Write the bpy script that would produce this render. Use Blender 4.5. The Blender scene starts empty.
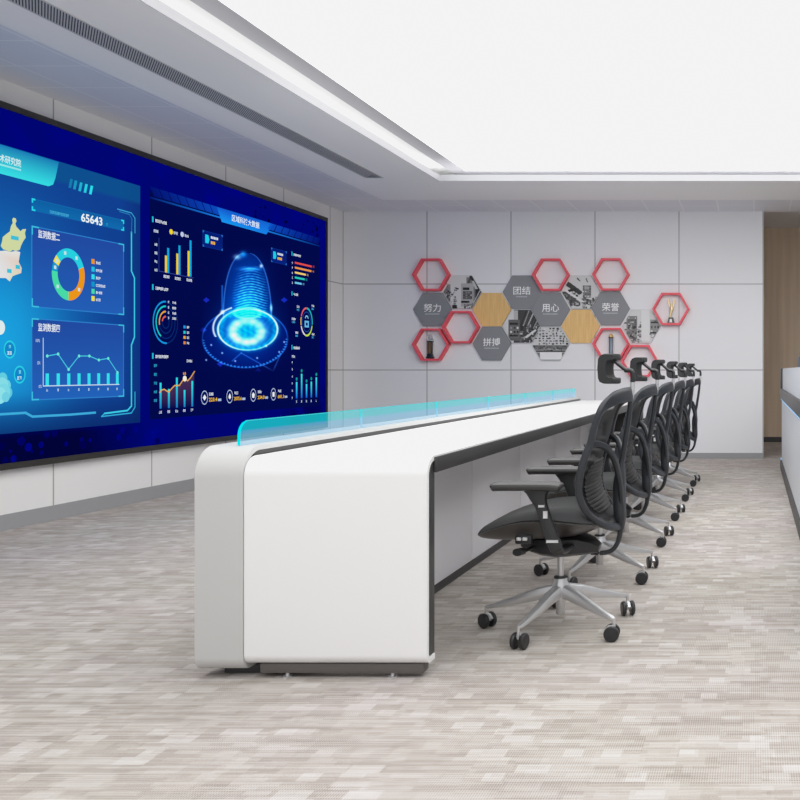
import bpy, bmesh, math, random
import numpy as np
from mathutils import Vector, Matrix

random.seed(7); rng = np.random.default_rng(7)
C = bpy.context.scene.collection
PI = math.pi
# ------------------------------------------------------------------ camera model (photo 800x800)
F, VX, VY, H = 870.0, 754.0, 371.0, 1.05
def lin(c):
    c = c/255.0
    return c/12.92 if c <= 0.04045 else ((c+0.055)/1.055)**2.4
def rgb(r, g, b, a=1.0): return (lin(r), lin(g), lin(b), a)

# ------------------------------------------------------------------ materials
def mat(name, col, rough=0.5, metal=0.0, spec=0.5, noise=0.0, nscale=30.0, bump=0.0, coat=0.0):
    m = bpy.data.materials.new(name); m.use_nodes = True
    nt = m.node_tree; b = nt.nodes['Principled BSDF']
    b.inputs['Base Color'].default_value = col
    b.inputs['Roughness'].default_value = rough
    b.inputs['Metallic'].default_value = metal
    b.inputs['Specular IOR Level'].default_value = spec
    b.inputs['Coat Weight'].default_value = coat
    if noise or bump:
        tc = nt.nodes.new('ShaderNodeTexCoord'); n = nt.nodes.new('ShaderNodeTexNoise')
        n.inputs['Scale'].default_value = nscale; n.inputs['Detail'].default_value = 4
        nt.links.new(tc.outputs['Object'], n.inputs['Vector'])
        if noise:
            mx = nt.nodes.new('ShaderNodeMix'); mx.data_type = 'RGBA'
            mx.inputs['A'].default_value = tuple(c*(1-noise) for c in col[:3])+(1,)
            mx.inputs['B'].default_value = tuple(min(1, c*(1+noise)) for c in col[:3])+(1,)
            nt.links.new(n.outputs['Fac'], mx.inputs['Factor'])
            nt.links.new(mx.outputs['Result'], b.inputs['Base Color'])
        if bump:
            bp = nt.nodes.new('ShaderNodeBump'); bp.inputs['Strength'].default_value = bump
            bp.inputs['Distance'].default_value = 0.002
            nt.links.new(n.outputs['Fac'], bp.inputs['Height'])
            nt.links.new(bp.outputs['Normal'], b.inputs['Normal'])
    return m

def emit(name, col, s=1.0):
    m = bpy.data.materials.new(name); m.use_nodes = True
    nt = m.node_tree; nt.nodes.clear()
    e = nt.nodes.new('ShaderNodeEmission'); o = nt.nodes.new('ShaderNodeOutputMaterial')
    e.inputs['Color'].default_value = col; e.inputs['Strength'].default_value = s
    nt.links.new(e.outputs[0], o.inputs['Surface'])
    return m

def math_node(nt, op, a, b=None, c=None):
    n = nt.nodes.new('ShaderNodeMath'); n.operation = op
    for i, v in enumerate((a, b, c)):
        if v is None: continue
        if isinstance(v, (int, float)): n.inputs[i].default_value = v
        else: nt.links.new(v, n.inputs[i])
    return n.outputs[0]

def panel_mat(name, col, axis, off, pitch, hlines, w=0.005, dark=0.45, rough=0.5):
    """wall cladding: vertical joints every `pitch` along `axis`, horizontal joints at heights hlines"""
    m = mat(name, col, rough)
    nt = m.node_tree; b = nt.nodes['Principled BSDF']
    tc = nt.nodes.new('ShaderNodeTexCoord'); sp = nt.nodes.new('ShaderNodeSeparateXYZ')
    nt.links.new(tc.outputs['Object'], sp.inputs[0])
    u = sp.outputs[axis]; z = sp.outputs['Z']
    f = math_node(nt, 'ABSOLUTE', math_node(nt, 'WRAP', math_node(nt, 'SUBTRACT', u, off), pitch/2, -pitch/2))
    line = math_node(nt, 'LESS_THAN', f, w)
    for h in hlines:
        l2 = math_node(nt, 'LESS_THAN', math_node(nt, 'ABSOLUTE', math_node(nt, 'SUBTRACT', z, h)), w)
        line = math_node(nt, 'MAXIMUM', line, l2)
    mx = nt.nodes.new('ShaderNodeMix'); mx.data_type = 'RGBA'
    mx.inputs['A'].default_value = col
    mx.inputs['B'].default_value = tuple(c*dark for c in col[:3])+(1,)
    nt.links.new(line, mx.inputs['Factor']); nt.links.new(mx.outputs['Result'], b.inputs['Base Color'])
    return m

def carpet_mat():
    m = mat('carpet', rgb(190, 184, 176), 0.95, spec=0.1)
    nt = m.node_tree; b = nt.nodes['Principled BSDF']
    tc = nt.nodes.new('ShaderNodeTexCoord')
    def brick(w, h, c1, c2, off=0.37, shift=(0, 0, 0), sq=1.0, sqf=2):
        mp = nt.nodes.new('ShaderNodeMapping'); mp.inputs['Location'].default_value = shift
        nt.links.new(tc.outputs['Object'], mp.inputs['Vector'])
        n = nt.nodes.new('ShaderNodeTexBrick'); n.offset = off; n.offset_frequency = 2; n.squash = sq; n.squash_frequency = sqf
        n.inputs['Scale'].default_value = 1; n.inputs['Brick Width'].default_value = w; n.inputs['Row Height'].default_value = h
        n.inputs['Mortar Size'].default_value = 0; n.inputs['Color1'].default_value = c1; n.inputs['Color2'].default_value = c2
        nt.links.new(mp.outputs[0], n.inputs['Vector'])
        return n.outputs['Color']
    W, K = (1, 1, 1, 1), (0, 0, 0, 1)
    def val(x):
        r = nt.nodes.new('ShaderNodeRGBToBW'); nt.links.new(x, r.inputs[0]); return r.outputs[0]
    b1 = val(brick(0.088, 0.047, K, W, 0.37, (0.1, 0.03, 0), 0.6, 3))
    b2 = val(brick(0.13, 0.0235, K, W, 0.29, (0.73, 0.01, 0), 0.5, 2))
    b3 = val(brick(0.31, 0.094, K, W, 0.41, (3.1, 2.02, 0)))
    b4 = val(brick(0.33, 0.0078, K, W, 0.33, (1.3, 0.4, 0)))
    def noise(sc, det, vec_scale=(1, 1, 1)):
        mp = nt.nodes.new('ShaderNodeMapping'); mp.inputs['Scale'].default_value = vec_scale
        nt.links.new(tc.outputs['Object'], mp.inputs['Vector'])
        n = nt.nodes.new('ShaderNodeTexNoise'); n.inputs['Scale'].default_value = sc; n.inputs['Detail'].default_value = det
        nt.links.new(mp.outputs[0], n.inputs['Vector']); return n.outputs['Fac']
    big = noise(1.3, 2); fine = noise(240, 2)
    streak = noise(13, 4, (1, 16, 1))
    # woven dashes: short bars along Y showing only in some of the blocks
    sp = nt.nodes.new('ShaderNodeSeparateXYZ'); nt.links.new(tc.outputs['Object'], sp.inputs[0])
    dash = math_node(nt, 'MULTIPLY',
        math_node(nt, 'GREATER_THAN', math_node(nt, 'FRACT', math_node(nt, 'MULTIPLY', sp.outputs['X'], 1/0.0066)), 0.5),
        math_node(nt, 'GREATER_THAN', math_node(nt, 'FRACT', math_node(nt, 'MULTIPLY', sp.outputs['Y'], 1/0.0117)), 0.3))
    dash = math_node(nt, 'MULTIPLY', dash, math_node(nt, 'GREATER_THAN', b3, 0.42))
    t = math_node(nt, 'MULTIPLY', b1, 0.20)
    t = math_node(nt, 'ADD', t, math_node(nt, 'MULTIPLY', b2, 0.20))
    t = math_node(nt, 'ADD', t, math_node(nt, 'MULTIPLY', b3, 0.14))
    t = math_node(nt, 'ADD', t, math_node(nt, 'MULTIPLY', b4, 0.26))
    t = math_node(nt, 'ADD', t, math_node(nt, 'MULTIPLY', streak, 0.40))
    t = math_node(nt, 'ADD', t, math_node(nt, 'MULTIPLY', math_node(nt, 'SUBTRACT', fine, 0.5), 0.40))
    t = math_node(nt, 'SUBTRACT', t, math_node(nt, 'MULTIPLY', dash, 0.30))
    # a few clear pale blocks
    pale = math_node(nt, 'MULTIPLY', math_node(nt, 'GREATER_THAN', b1, 0.88), 0.12)
    t = math_node(nt, 'ADD', t, pale)
    cr = nt.nodes.new('ShaderNodeValToRGB'); e = cr.color_ramp.elements
    e[0].position = 0.12; e[0].color = rgb(*CARPET[0]); e[1].position = 1.02; e[1].color = rgb(*CARPET[3])
    x = e.new(0.42); x.color = rgb(*CARPET[1]); x = e.new(0.68); x.color = rgb(*CARPET[2])
    nt.links.new(t, cr.inputs[0])
    tint = nt.nodes.new('ShaderNodeMix'); tint.data_type = 'RGBA'; tint.blend_type = 'MULTIPLY'
    tr = nt.nodes.new('ShaderNodeValToRGB'); te = tr.color_ramp.elements
    te[0].position = 0.35; te[0].color = (1.0, 0.99, 0.95, 1); te[1].position = 0.65; te[1].color = (1.0, 0.965, 0.97, 1)
    nt.links.new(big, tr.inputs[0])
    tint.inputs['Factor'].default_value = 1
    nt.links.new(cr.outputs[0], tint.inputs['A']); nt.links.new(tr.outputs[0], tint.inputs['B'])
    nt.links.new(tint.outputs['Result'], b.inputs['Base Color'])
    bp = nt.nodes.new('ShaderNodeBump'); bp.inputs['Strength'].default_value = 0.25; bp.inputs['Distance'].default_value = 0.003
    nt.links.new(fine, bp.inputs['Height']); nt.links.new(bp.outputs['Normal'], b.inputs['Normal'])
    return m
CARPET = [(138, 132, 126), (165, 159, 153), (183, 178, 174), (201, 199, 198)]

def wood_mat(name, a, b_, sc=(60, 60, 1.5), rough=0.5):
    m = mat(name, a, rough); nt = m.node_tree; b = nt.nodes['Principled BSDF']
    tc = nt.nodes.new('ShaderNodeTexCoord'); mp = nt.nodes.new('ShaderNodeMapping'); mp.inputs['Scale'].default_value = sc
    n = nt.nodes.new('ShaderNodeTexNoise'); n.inputs['Scale'].default_value = 1; n.inputs['Detail'].default_value = 5
    nt.links.new(tc.outputs['Object'], mp.inputs[0]); nt.links.new(mp.outputs[0], n.inputs['Vector'])
    cr = nt.nodes.new('ShaderNodeValToRGB'); e = cr.color_ramp.elements
    e[0].position = 0.35; e[0].color = a; e[1].position = 0.65; e[1].color = b_
    nt.links.new(n.outputs['Fac'], cr.inputs[0]); nt.links.new(cr.outputs[0], b.inputs['Base Color'])
    return m

def vcol_mat(name, emission=True, rough=0.6):
    m = bpy.data.materials.new(name); m.use_nodes = True; nt = m.node_tree
    at = nt.nodes.new('ShaderNodeVertexColor'); at.layer_name = 'Col'
    if emission:
        nt.nodes.clear()
        at = nt.nodes.new('ShaderNodeVertexColor'); at.layer_name = 'Col'
        e = nt.nodes.new('ShaderNodeEmission'); o = nt.nodes.new('ShaderNodeOutputMaterial')
        nt.links.new(at.outputs['Color'], e.inputs['Color']); nt.links.new(e.outputs[0], o.inputs['Surface'])
    else:
        b = nt.nodes['Principled BSDF']; b.inputs['Roughness'].default_value = rough
        nt.links.new(at.outputs['Color'], b.inputs['Base Color'])
    return m

WALL = rgb(222, 222, 224)
def tile_mat():
    m = mat('ceiling tile', rgb(230, 232, 238), 0.5); nt = m.node_tree; b = nt.nodes['Principled BSDF']
    tc = nt.nodes.new('ShaderNodeTexCoord'); n = nt.nodes.new('ShaderNodeTexBrick'); n.offset = 0
    nt.links.new(tc.outputs['Object'], n.inputs['Vector'])
    n.inputs['Scale'].default_value = 1; n.inputs['Brick Width'].default_value = 0.42; n.inputs['Row Height'].default_value = 0.42
    n.inputs['Mortar Size'].default_value = 0.006; n.inputs['Color1'].default_value = rgb(230, 232, 238); n.inputs['Color2'].default_value = rgb(227, 229, 236)
    n.inputs['Mortar'].default_value = rgb(246, 247, 250)
    nt.links.new(n.outputs['Color'], b.inputs['Base Color']); return m
M = {}
M['wall_left'] = panel_mat('grey wall cladding', rgb(232, 231, 230), 'Y', 6.127, 1.0, (2.094, 1.062), 0.006)
M['wall_back'] = panel_mat('grey wall cladding back', rgb(228, 228, 231), 'X', -3.924, 1.008, (2.094, 1.062), 0.006)
M['plain_wall'] = mat('plain wall', WALL, 0.6)
M['baseboard'] = mat('grey baseboard', rgb(150, 151, 153), 0.5)
M['carpet'] = carpet_mat()
M['ceil_tile'] = tile_mat()
M['gypsum'] = mat('painted soffit', rgb(247, 247, 248), 0.7)
M['white_ceil'] = mat('white ceiling', rgb(240, 240, 240), 0.7)
M['border'] = mat('light border', rgb(172, 172, 178), 0.6)
M['lip'] = mat('recess lip', rgb(190, 190, 194), 0.6)
M['diffuser'] = emit('luminous membrane', (1, 1, 1, 1), 2.5)
M['cove'] = emit('cove led', (1, 0.99, 0.97, 1), 7.0)
M['wood_wall'] = wood_mat('brown wood veneer', rgb(200, 178, 152), rgb(220, 198, 172), (9, 9, 0.4), 0.55)
M['dark_vent'] = mat('dark grille', rgb(190, 191, 193), 0.5)
M['vent_hole'] = mat('vent cavity', rgb(70, 71, 74), 0.8)
M['white'] = mat('white lacquer', rgb(240, 240, 240), 0.35, coat=0.1)
M['grey_lac'] = mat('light grey lacquer', rgb(198, 198, 197), 0.4)
M['dark_trim'] = mat('charcoal trim', rgb(62, 61, 61), 0.4)
M['knee'] = mat('pale grey panel', rgb(236, 236, 240), 0.45)
M['kick'] = mat('dark plinth', rgb(58, 57, 58), 0.45)
M['plinth'] = mat('brown grey plinth', rgb(92, 88, 86), 0.5)
M['chrome'] = mat('polished aluminium', (0.66, 0.66, 0.67, 1), 0.30, 0.72)
M['alu'] = mat('brushed aluminium', (0.62, 0.62, 0.63, 1), 0.32, 0.75)
M['black'] = mat('black plastic', rgb(38, 39, 41), 0.42)
M['frame_pl'] = mat('charcoal plastic', rgb(38, 41, 46), 0.40)
M['fabric'] = mat('black upholstery', rgb(42, 43, 44), 0.8, noise=0.25, nscale=900, bump=0.3)
M['shell'] = mat('dark grey shell', rgb(66, 64, 62), 0.34)
M['pad'] = mat('dark arm pad', rgb(50, 50, 49), 0.45)
M['headrest'] = mat('black headrest foam', rgb(34, 35, 37), 0.6)
M['lumbar'] = mat('black rubber', rgb(24, 25, 27), 0.5)
M['caster'] = mat('caster black', rgb(38, 38, 40), 0.4)
M['bezel'] = mat('black bezel', rgb(40, 38, 35), 0.4)
M['red'] = mat('coral red lacquer', rgb(232, 84, 98), 0.5)
M['hexgrey'] = mat('slate grey board', rgb(132, 134, 138), 0.6)
M['hexwood'] = wood_mat('oak veneer', rgb(218, 174, 108), rgb(232, 190, 124), (70, 1, 4))
M['letter'] = mat('white lettering', rgb(245, 245, 245), 0.6)
M['edge'] = mat('pale edge', rgb(190, 192, 196), 0.5)
M['gold'] = mat('gold', (0.86, 0.70, 0.40, 1), 0.3, 0.55)
M['goldpaint'] = mat('pale gold', rgb(222, 190, 120), 0.3, 0.4)
M['bronze'] = mat('bronze', rgb(120, 92, 60), 0.35, 0.3)
M['tblack'] = mat('trophy black', rgb(28, 30, 34), 0.3)
M['tgrey'] = mat('blue grey metal', rgb(112, 124, 136), 0.35, 0.3)
M['silver'] = mat('silver', rgb(206, 207, 208), 0.3, 0.4)
M['plaque'] = mat('white plaque', rgb(240, 240, 238), 0.5)
M['console_grey'] = mat('cool grey panel', rgb(208, 212, 218), 0.45)
M['monitor'] = mat('monitor shell', rgb(58, 66, 84), 0.45)
M['monitor_face'] = mat('monitor glass', rgb(15, 16, 20), 0.15)
M['led'] = emit('blue led', rgb(150, 205, 255), 1.0)
M['vc_emit'] = vcol_mat('display picture', True)
M['vc_print'] = vcol_mat('printed picture', False)
M['screen_blue'] = emit('display blue', rgb(0, 4, 112), 1.0)
M['edge_glow'] = emit('glowing glass edge', rgb(0, 238, 250), 1.0)

def mesh_net():
    m = bpy.data.materials.new('black mesh net'); m.use_nodes = True; nt = m.node_tree
    b = nt.nodes['Principled BSDF']; b.inputs['Base Color'].default_value = rgb(30, 31, 34); b.inputs['Roughness'].default_value = 0.7
    t = nt.nodes.new('ShaderNodeBsdfTransparent'); mx = nt.nodes.new('ShaderNodeMixShader')
    mx.inputs[0].default_value = 0.80
    nt.links.new(t.outputs[0], mx.inputs[1]); nt.links.new(b.outputs[0], mx.inputs[2])
    nt.links.new(mx.outputs[0], nt.nodes['Material Output'].inputs['Surface'])
    return m
M['net'] = mesh_net()
def glass_mat():
    m = bpy.data.materials.new('cyan glass'); m.use_nodes = True; nt = m.node_tree; nt.nodes.clear()
    o = nt.nodes.new('ShaderNodeOutputMaterial'); t = nt.nodes.new('ShaderNodeBsdfTransparent')
    t.inputs[0].default_value = (0.50, 0.50, 0.53, 1)
    e = nt.nodes.new('ShaderNodeEmission'); a = nt.nodes.new('ShaderNodeAddShader')  # banded emission paints in the panes' reflected and refracted light
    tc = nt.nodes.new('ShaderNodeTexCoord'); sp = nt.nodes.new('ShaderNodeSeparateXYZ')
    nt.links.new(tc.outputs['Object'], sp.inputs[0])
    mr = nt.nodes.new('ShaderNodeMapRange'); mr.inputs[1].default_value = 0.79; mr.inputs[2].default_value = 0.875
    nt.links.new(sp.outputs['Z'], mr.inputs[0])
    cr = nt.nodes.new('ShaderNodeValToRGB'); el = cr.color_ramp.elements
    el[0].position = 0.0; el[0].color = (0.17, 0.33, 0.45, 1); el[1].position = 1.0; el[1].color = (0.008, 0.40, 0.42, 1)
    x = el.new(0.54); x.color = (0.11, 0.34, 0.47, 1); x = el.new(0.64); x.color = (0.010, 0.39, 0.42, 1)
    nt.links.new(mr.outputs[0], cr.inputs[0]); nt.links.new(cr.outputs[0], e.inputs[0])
    nt.links.new(t.outputs[0], a.inputs[0]); nt.links.new(e.outputs[0], a.inputs[1]); nt.links.new(a.outputs[0], o.inputs[0])
    return m
M['glass'] = glass_mat()

# ------------------------------------------------------------------ mesh helpers
class MB:
    """collects geometry for ONE mesh object"""
    def __init__(s): s.v = []; s.f = []; s.mi = []; s.mats = []; s.smooth = []
    def _m(s, m):
        if m not in s.mats: s.mats.append(m)
        return s.mats.index(m)
    def add(s, verts, faces, m, smooth=False):
        o = len(s.v); s.v += [tuple(p) for p in verts]; k = s._m(m)
        for f in faces: s.f.append([i+o for i in f]); s.mi.append(k); s.smooth.append(smooth)
    def box(s, x0, x1, y0, y1, z0, z1, m, bev=0.0, seg=2):
        bm = bmesh.new(); bmesh.ops.create_cube(bm, size=1)
        for v in bm.verts:
            v.co = Vector(((x0+x1)/2+v.co.x*(x1-x0), (y0+y1)/2+v.co.y*(y1-y0), (z0+z1)/2+v.co.z*(z1-z0)))
        if bev: bmesh.ops.bevel(bm, geom=bm.edges[:], offset=bev, segments=seg, affect='EDGES', profile=0.5)
        s.bm(bm, m, bool(bev))
    def bm(s, bm, m, smooth=False):
        bm.verts.ensure_lookup_table(); bm.verts.index_update()
        s.add([v.co[:] for v in bm.verts], [[v.index for v in f.verts] for f in bm.faces], m, smooth); bm.free()
    def prism(s, prof, axis, a0, a1, m, smooth=False):
        """extrude a 2D profile along an axis: axis 0 -> prof is (y,z); 1 -> (x,z); 2 -> (x,y)"""
        def P(p, a): return (a, p[0], p[1]) if axis == 0 else ((p[0], a, p[1]) if axis == 1 else (p[0], p[1], a))
        n = len(prof); vs = [P(p, a0) for p in prof]+[P(p, a1) for p in prof]
        fs = [[i, (i+1) % n, n+(i+1) % n, n+i] for i in range(n)]
        s.add(vs, fs, m, smooth)
        s.add(vs[:n], [list(range(n))[::-1]], m); s.add(vs[n:], [list(range(n))], m)
    def sweep(s, pts, a, b, m, up=(0, 0, 1), closed=False, ns=10, power=2.6, cap=True):
        """tube along pts; half sizes a (sideways) and b (along up), per point or constant"""
        n = len(pts); P = [Vector(p) for p in pts]
        A = a if isinstance(a, (list, tuple)) else [a]*n; B = b if isinstance(b, (list, tuple)) else [b]*n
        ups = up if isinstance(up, list) else [up]*n
        rings = []
        for i in range(n):
            if closed: T = P[(i+1) % n]-P[i-1]
            else: T = P[min(i+1, n-1)]-P[max(i-1, 0)]
            T.normalize(); U = Vector(ups[i]); S = T.cross(U)
            if S.length < 1e-5: S = T.cross(Vector((1, 0, 0)))
            S.normalize(); N = S.cross(T).normalized()
            r = []
            for k in range(ns):
                t = 2*PI*(k+0.5)/ns; c, sn = math.cos(t), math.sin(t)
                q = (abs(c)**power+abs(sn)**power)**(-1/power)
                r.append(P[i]+S*(A[i]*c*q)+N*(B[i]*sn*q))
            rings.append(r)
        vs = [v[:] for r in rings for v in r]; fs = []
        for i in range(n if closed else n-1):
            j = (i+1) % n
            for k in range(ns):
                k2 = (k+1) % ns; fs.append([i*ns+k, i*ns+k2, j*ns+k2, j*ns+k])
        s.add(vs, fs, m, True)
        if not closed and cap:
            s.add([v[:] for v in rings[0]], [list(range(ns))[::-1]], m); s.add([v[:] for v in rings[-1]], [list(range(ns))], m)
    def lathe(s, prof, m, c=(0, 0, 0), ns=20, axis='z', smooth=True):
        vs = []; 
        for r, h in prof:
            for k in range(ns):
                t = 2*PI*k/ns; p = (r*math.cos(t), r*math.sin(t), h)
                if axis == 'x': p = (p[2], p[0], p[1])
                if axis == 'y': p = (p[0], p[2], p[1])
                vs.append((p[0]+c[0], p[1]+c[1], p[2]+c[2]))
        fs = []
        for i in range(len(prof)-1):
            for k in range(ns):
                k2 = (k+1) % ns; fs.append([i*ns+k, i*ns+k2, (i+1)*ns+k2, (i+1)*ns+k])
        s.add(vs, fs, m, smooth)
        s.add(vs[:ns], [list(range(ns))[::-1]], m); s.add(vs[-ns:], [list(range(ns))], m)
    def grid(s, G, m, smooth=True):
        r, c = len(G), len(G[0])
        s.add([p for row in G for p in row], [[i*c+j, i*c+j+1, (i+1)*c+j+1, (i+1)*c+j] for i in range(r-1) for j in range(c-1)], m, smooth)
    def build(s, name, parent=None, loc=None, fix=True):
        me = bpy.data.meshes.new(name); me.from_pydata(s.v, [], s.f)
        for m in s.mats: me.materials.append(m)
        me.polygons.foreach_set('material_index', s.mi); me.polygons.foreach_set('use_smooth', s.smooth)
        if fix:
            bm = bmesh.new(); bm.from_mesh(me); bmesh.ops.recalc_face_normals(bm, faces=bm.faces[:]); bm.to_mesh(me); bm.free()
        me.update()
        if any(s.smooth):
            try: me.set_sharp_from_angle(angle=math.radians(40))
            except Exception: pass
        o = bpy.data.objects.new(name, me); C.objects.link(o)
        if parent: o.parent = parent
        if loc: o.location = loc
        return o

def tag(o, label, cat, group=None):
    o['label'] = label; o['category'] = cat
    if group: o['group'] = group
    return o
def thing(name, label, cat, loc=(0, 0, 0), group=None):
    o = bpy.data.objects.new(name, None); C.objects.link(o); o.location = loc; o.empty_display_size = 0.1
    return tag(o, label, cat, group)
def struct(mb, name):
    o = mb.build(name); o['kind'] = 'structure'; return o
def crom(pts, n=6, closed=False):
    P = [np.array(p, float) for p in pts]; N = len(P); out = []
    for i in range(N if closed else N-1):
        p0 = P[i-1] if (closed or i > 0) else 2*P[0]-P[1]
        p1 = P[i]; p2 = P[(i+1) % N]
        p3 = P[(i+2) % N] if (closed or i+2 < N) else 2*P[-1]-P[-2]
        for k in range(n):
            t = k/n
            out.append(tuple(0.5*((2*p1)+(-p0+p2)*t+(2*p0-5*p1+4*p2-p3)*t*t+(-p0+3*p1-3*p2+p3)*t**3)))
    if not closed: out.append(tuple(P[-1]))
    return out
def interp(x, tab):
    return float(np.interp(x, [t[0] for t in tab], [t[1] for t in tab]))
def text_mesh(body, weight=0.0):
    """outline text as (verts Nx2 scaled to a unit-height box, faces, width)"""
    cu = bpy.data.curves.new('lettering_source', 'FONT'); cu.body = body; cu.offset = weight; cu.resolution_u = 3
    o = bpy.data.objects.new('lettering_source', cu); C.objects.link(o)
    dg = bpy.context.evaluated_depsgraph_get(); me = bpy.data.meshes.new_from_object(o.evaluated_get(dg))
    v = np.array([p.co[:2] for p in me.vertices]); f = [list(p.vertices) for p in me.polygons]
    bpy.data.objects.remove(o); bpy.data.curves.remove(cu); bpy.data.meshes.remove(me)
    v -= v.min(axis=0); hgt = v[:, 1].max(); v /= hgt
    return v, f, v[:, 0].max()

# ------------------------------------------------------------------ room shell
XL, YB, ZC = -4.934, 10.44, 2.965
XR, YF = 4.9, -1.2
YW = 12.87
b = MB(); b.box(XL-0.2, XR+0.2, YF, YW+0.3, -0.06, 0, M['carpet']); struct(b, 'floor')
b = MB(); b.box(XL-0.15, XL, YF, YB+0.15, 0, 3.3, M['wall_left']); struct(b, 'wall_left')
b = MB(); b.box(XL-0.15, 0.115, YB, YB+0.18, 0, 3.3, M['wall_back']); struct(b, 'wall_back')
b = MB(); b.box(XR, XR+0.15, YF, YW+0.15, 0, 3.3, M['plain_wall']); struct(b, 'wall_right')
b = MB(); b.box(-1.6, XR, YW, YW+0.15, 0, 3.3, M['wood_wall']); struct(b, 'wall_corridor')
b = MB(); b.box(-1.75, -1.6, YB+0.18, YW+0.15, 0, 3.3, M['plain_wall']); struct(b, 'wall_corridor_left')
b = MB(); b.box(XL, XL+0.012, YF, YB, 0, 0.105, M['baseboard']); struct(b, 'baseboard_left')
b = MB(); b.box(XL+0.012, 0.115, YB-0.012, YB, 0, 0.068, M['baseboard']); struct(b, 'baseboard_back')
b = MB(); b.box(-1.6, XR, YW-0.012, YW, 0, 0.075, M['kick']); struct(b, 'baseboard_corridor')
# perimeter tile ceiling, dropped soffit, raised upper ceiling
b = MB()
b.box(XL, -3.95, YF, YB, ZC, ZC+0.05, M['ceil_tile']); b.box(-3.95, XR, 9.34, YB, ZC, ZC+0.05, M['ceil_tile'])
b.box(3.95, XR, YF, 9.34, ZC, ZC+0.05, M['ceil_tile'])
struct(b, 'ceiling')
b = MB()
b.box(-4.02, -3.067, YF, 9.41, 2.90, 2.96, M['gypsum']); b.box(-3.067, 3.067, 8.47, 9.41, 2.90, 2.96, M['gypsum'])
b.box(3.067, 4.02, YF, 9.41, 2.90, 2.96, M['gypsum'])
b.box(-3.067, -3.062, YF, 8.465, 2.9005, 2.9595, M['lip']); b.box(-3.062, 3.062, 8.465, 8.47, 2.9005, 2.9595, M['lip']); b.box(3.062, 3.067, YF, 8.465, 2.9005, 2.9595, M['lip'])
struct(b, 'trim_1')
b = MB(); b.box(-4.5, 4.5, YF, 10.2, 3.14, 3.2, M['white_ceil']); struct(b, 'ceiling_upper')
b = MB()
b.box(0.1, XR, YB, YW, 3.165, 3.3, M['plain_wall']); b.box(-1.6, 0.1, YB+0.18, YW, 3.165, 3.3, M['plain_wall'])
struct(b, 'ceiling_corridor')
b = MB(); b.box(0.115, XR, YB, YB+0.05, 2.965, 3.3, M['plain_wall']); struct(b, 'trim_2')

# luminous ceiling
lt = thing('ceiling_light', 'huge luminous white ceiling panel in a pale grey border above the desk', 'ceiling light', (0, 4, 3.1))
b = MB()
for x0, x1, y0, y1 in ((-3.12, -2.967, YF, 9.10), (-2.967, 2.967, 8.93, 9.10), (2.967, 3.12, YF, 9.10)):
    b.box(x0, x1, y0-4, y1-4, 0.0, 0.04, M['border'])
b.build('light_border', lt)
b = MB(); b.box(-2.967, 2.967, YF-4, 8.93-4, 0.006, 0.03, M['diffuser']); b.build('diffuser', lt)
# cove strips lying on the soffit
b = MB(); b.box(-3.42, -3.38, YF+0.1, 8.86, 2.9601, 2.970, M['cove']); b.box(-3.38, 3.38, 8.82, 8.86, 2.9601, 2.970, M['cove'])
tag(b.build('light_strip'), 'cove lighting strip lying on the soffit around the ceiling recess', 'light strip')

# slot vent in the soffit
vt = thing('ceiling_vent', 'long dark slotted air vent set in the ceiling soffit above the display wall', 'vent', (-3.63, 5.9, 2.90))
b = MB(); L = 2.42
b.box(-0.088, -0.078, -L, L, -0.004, 0.0, M['dark_vent']); b.box(0.078, 0.088, -L, L, -0.004, 0.0, M['dark_vent'])
b.box(-0.078, 0.078, L-0.01, L, -0.004, 0.0, M['dark_vent']); b.box(-0.078, 0.078, -L, -L+0.01, -0.004, 0.0, M['dark_vent'])
b.build('vent_frame', vt)
b = MB(); b.box(-0.078, 0.078, -L+0.01, L-0.01, -0.0012, -0.0002, M['vent_hole']); b.build('backing', vt)
b = MB(); y = -L+0.02; sl = 0.19
while y < L+sl-0.03:
    pts = []
    for x_, yy in ((-0.078, y), (0.078, y-sl), (0.078, y-sl+0.0105), (-0.078, y+0.0105)): pts.append((x_, yy))
    if y-sl < -L+0.01 or y > L-0.03:      # blade cut by the end of the slot
        def cut(q, lo, hi):
            yq = max(lo, min(hi, q[1])); t_ = 0 if abs(sl) < 1e-9 else (y-yq)/sl
            return (max(-0.078, min(0.078, -0.078+0.156*t_)), yq)
        pts = [cut(q, -L+0.011, L-0.011) for q in pts[:2]]; pts += [(pts[1][0], min(L-0.0105, pts[1][1]+0.0105)), (pts[0][0], min(L-0.0105, pts[0][1]+0.0105))]
    b.prism(pts, 2, -0.004, -0.0014, M['dark_vent']); y += 0.0195
b.build('louvers', vt)

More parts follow.
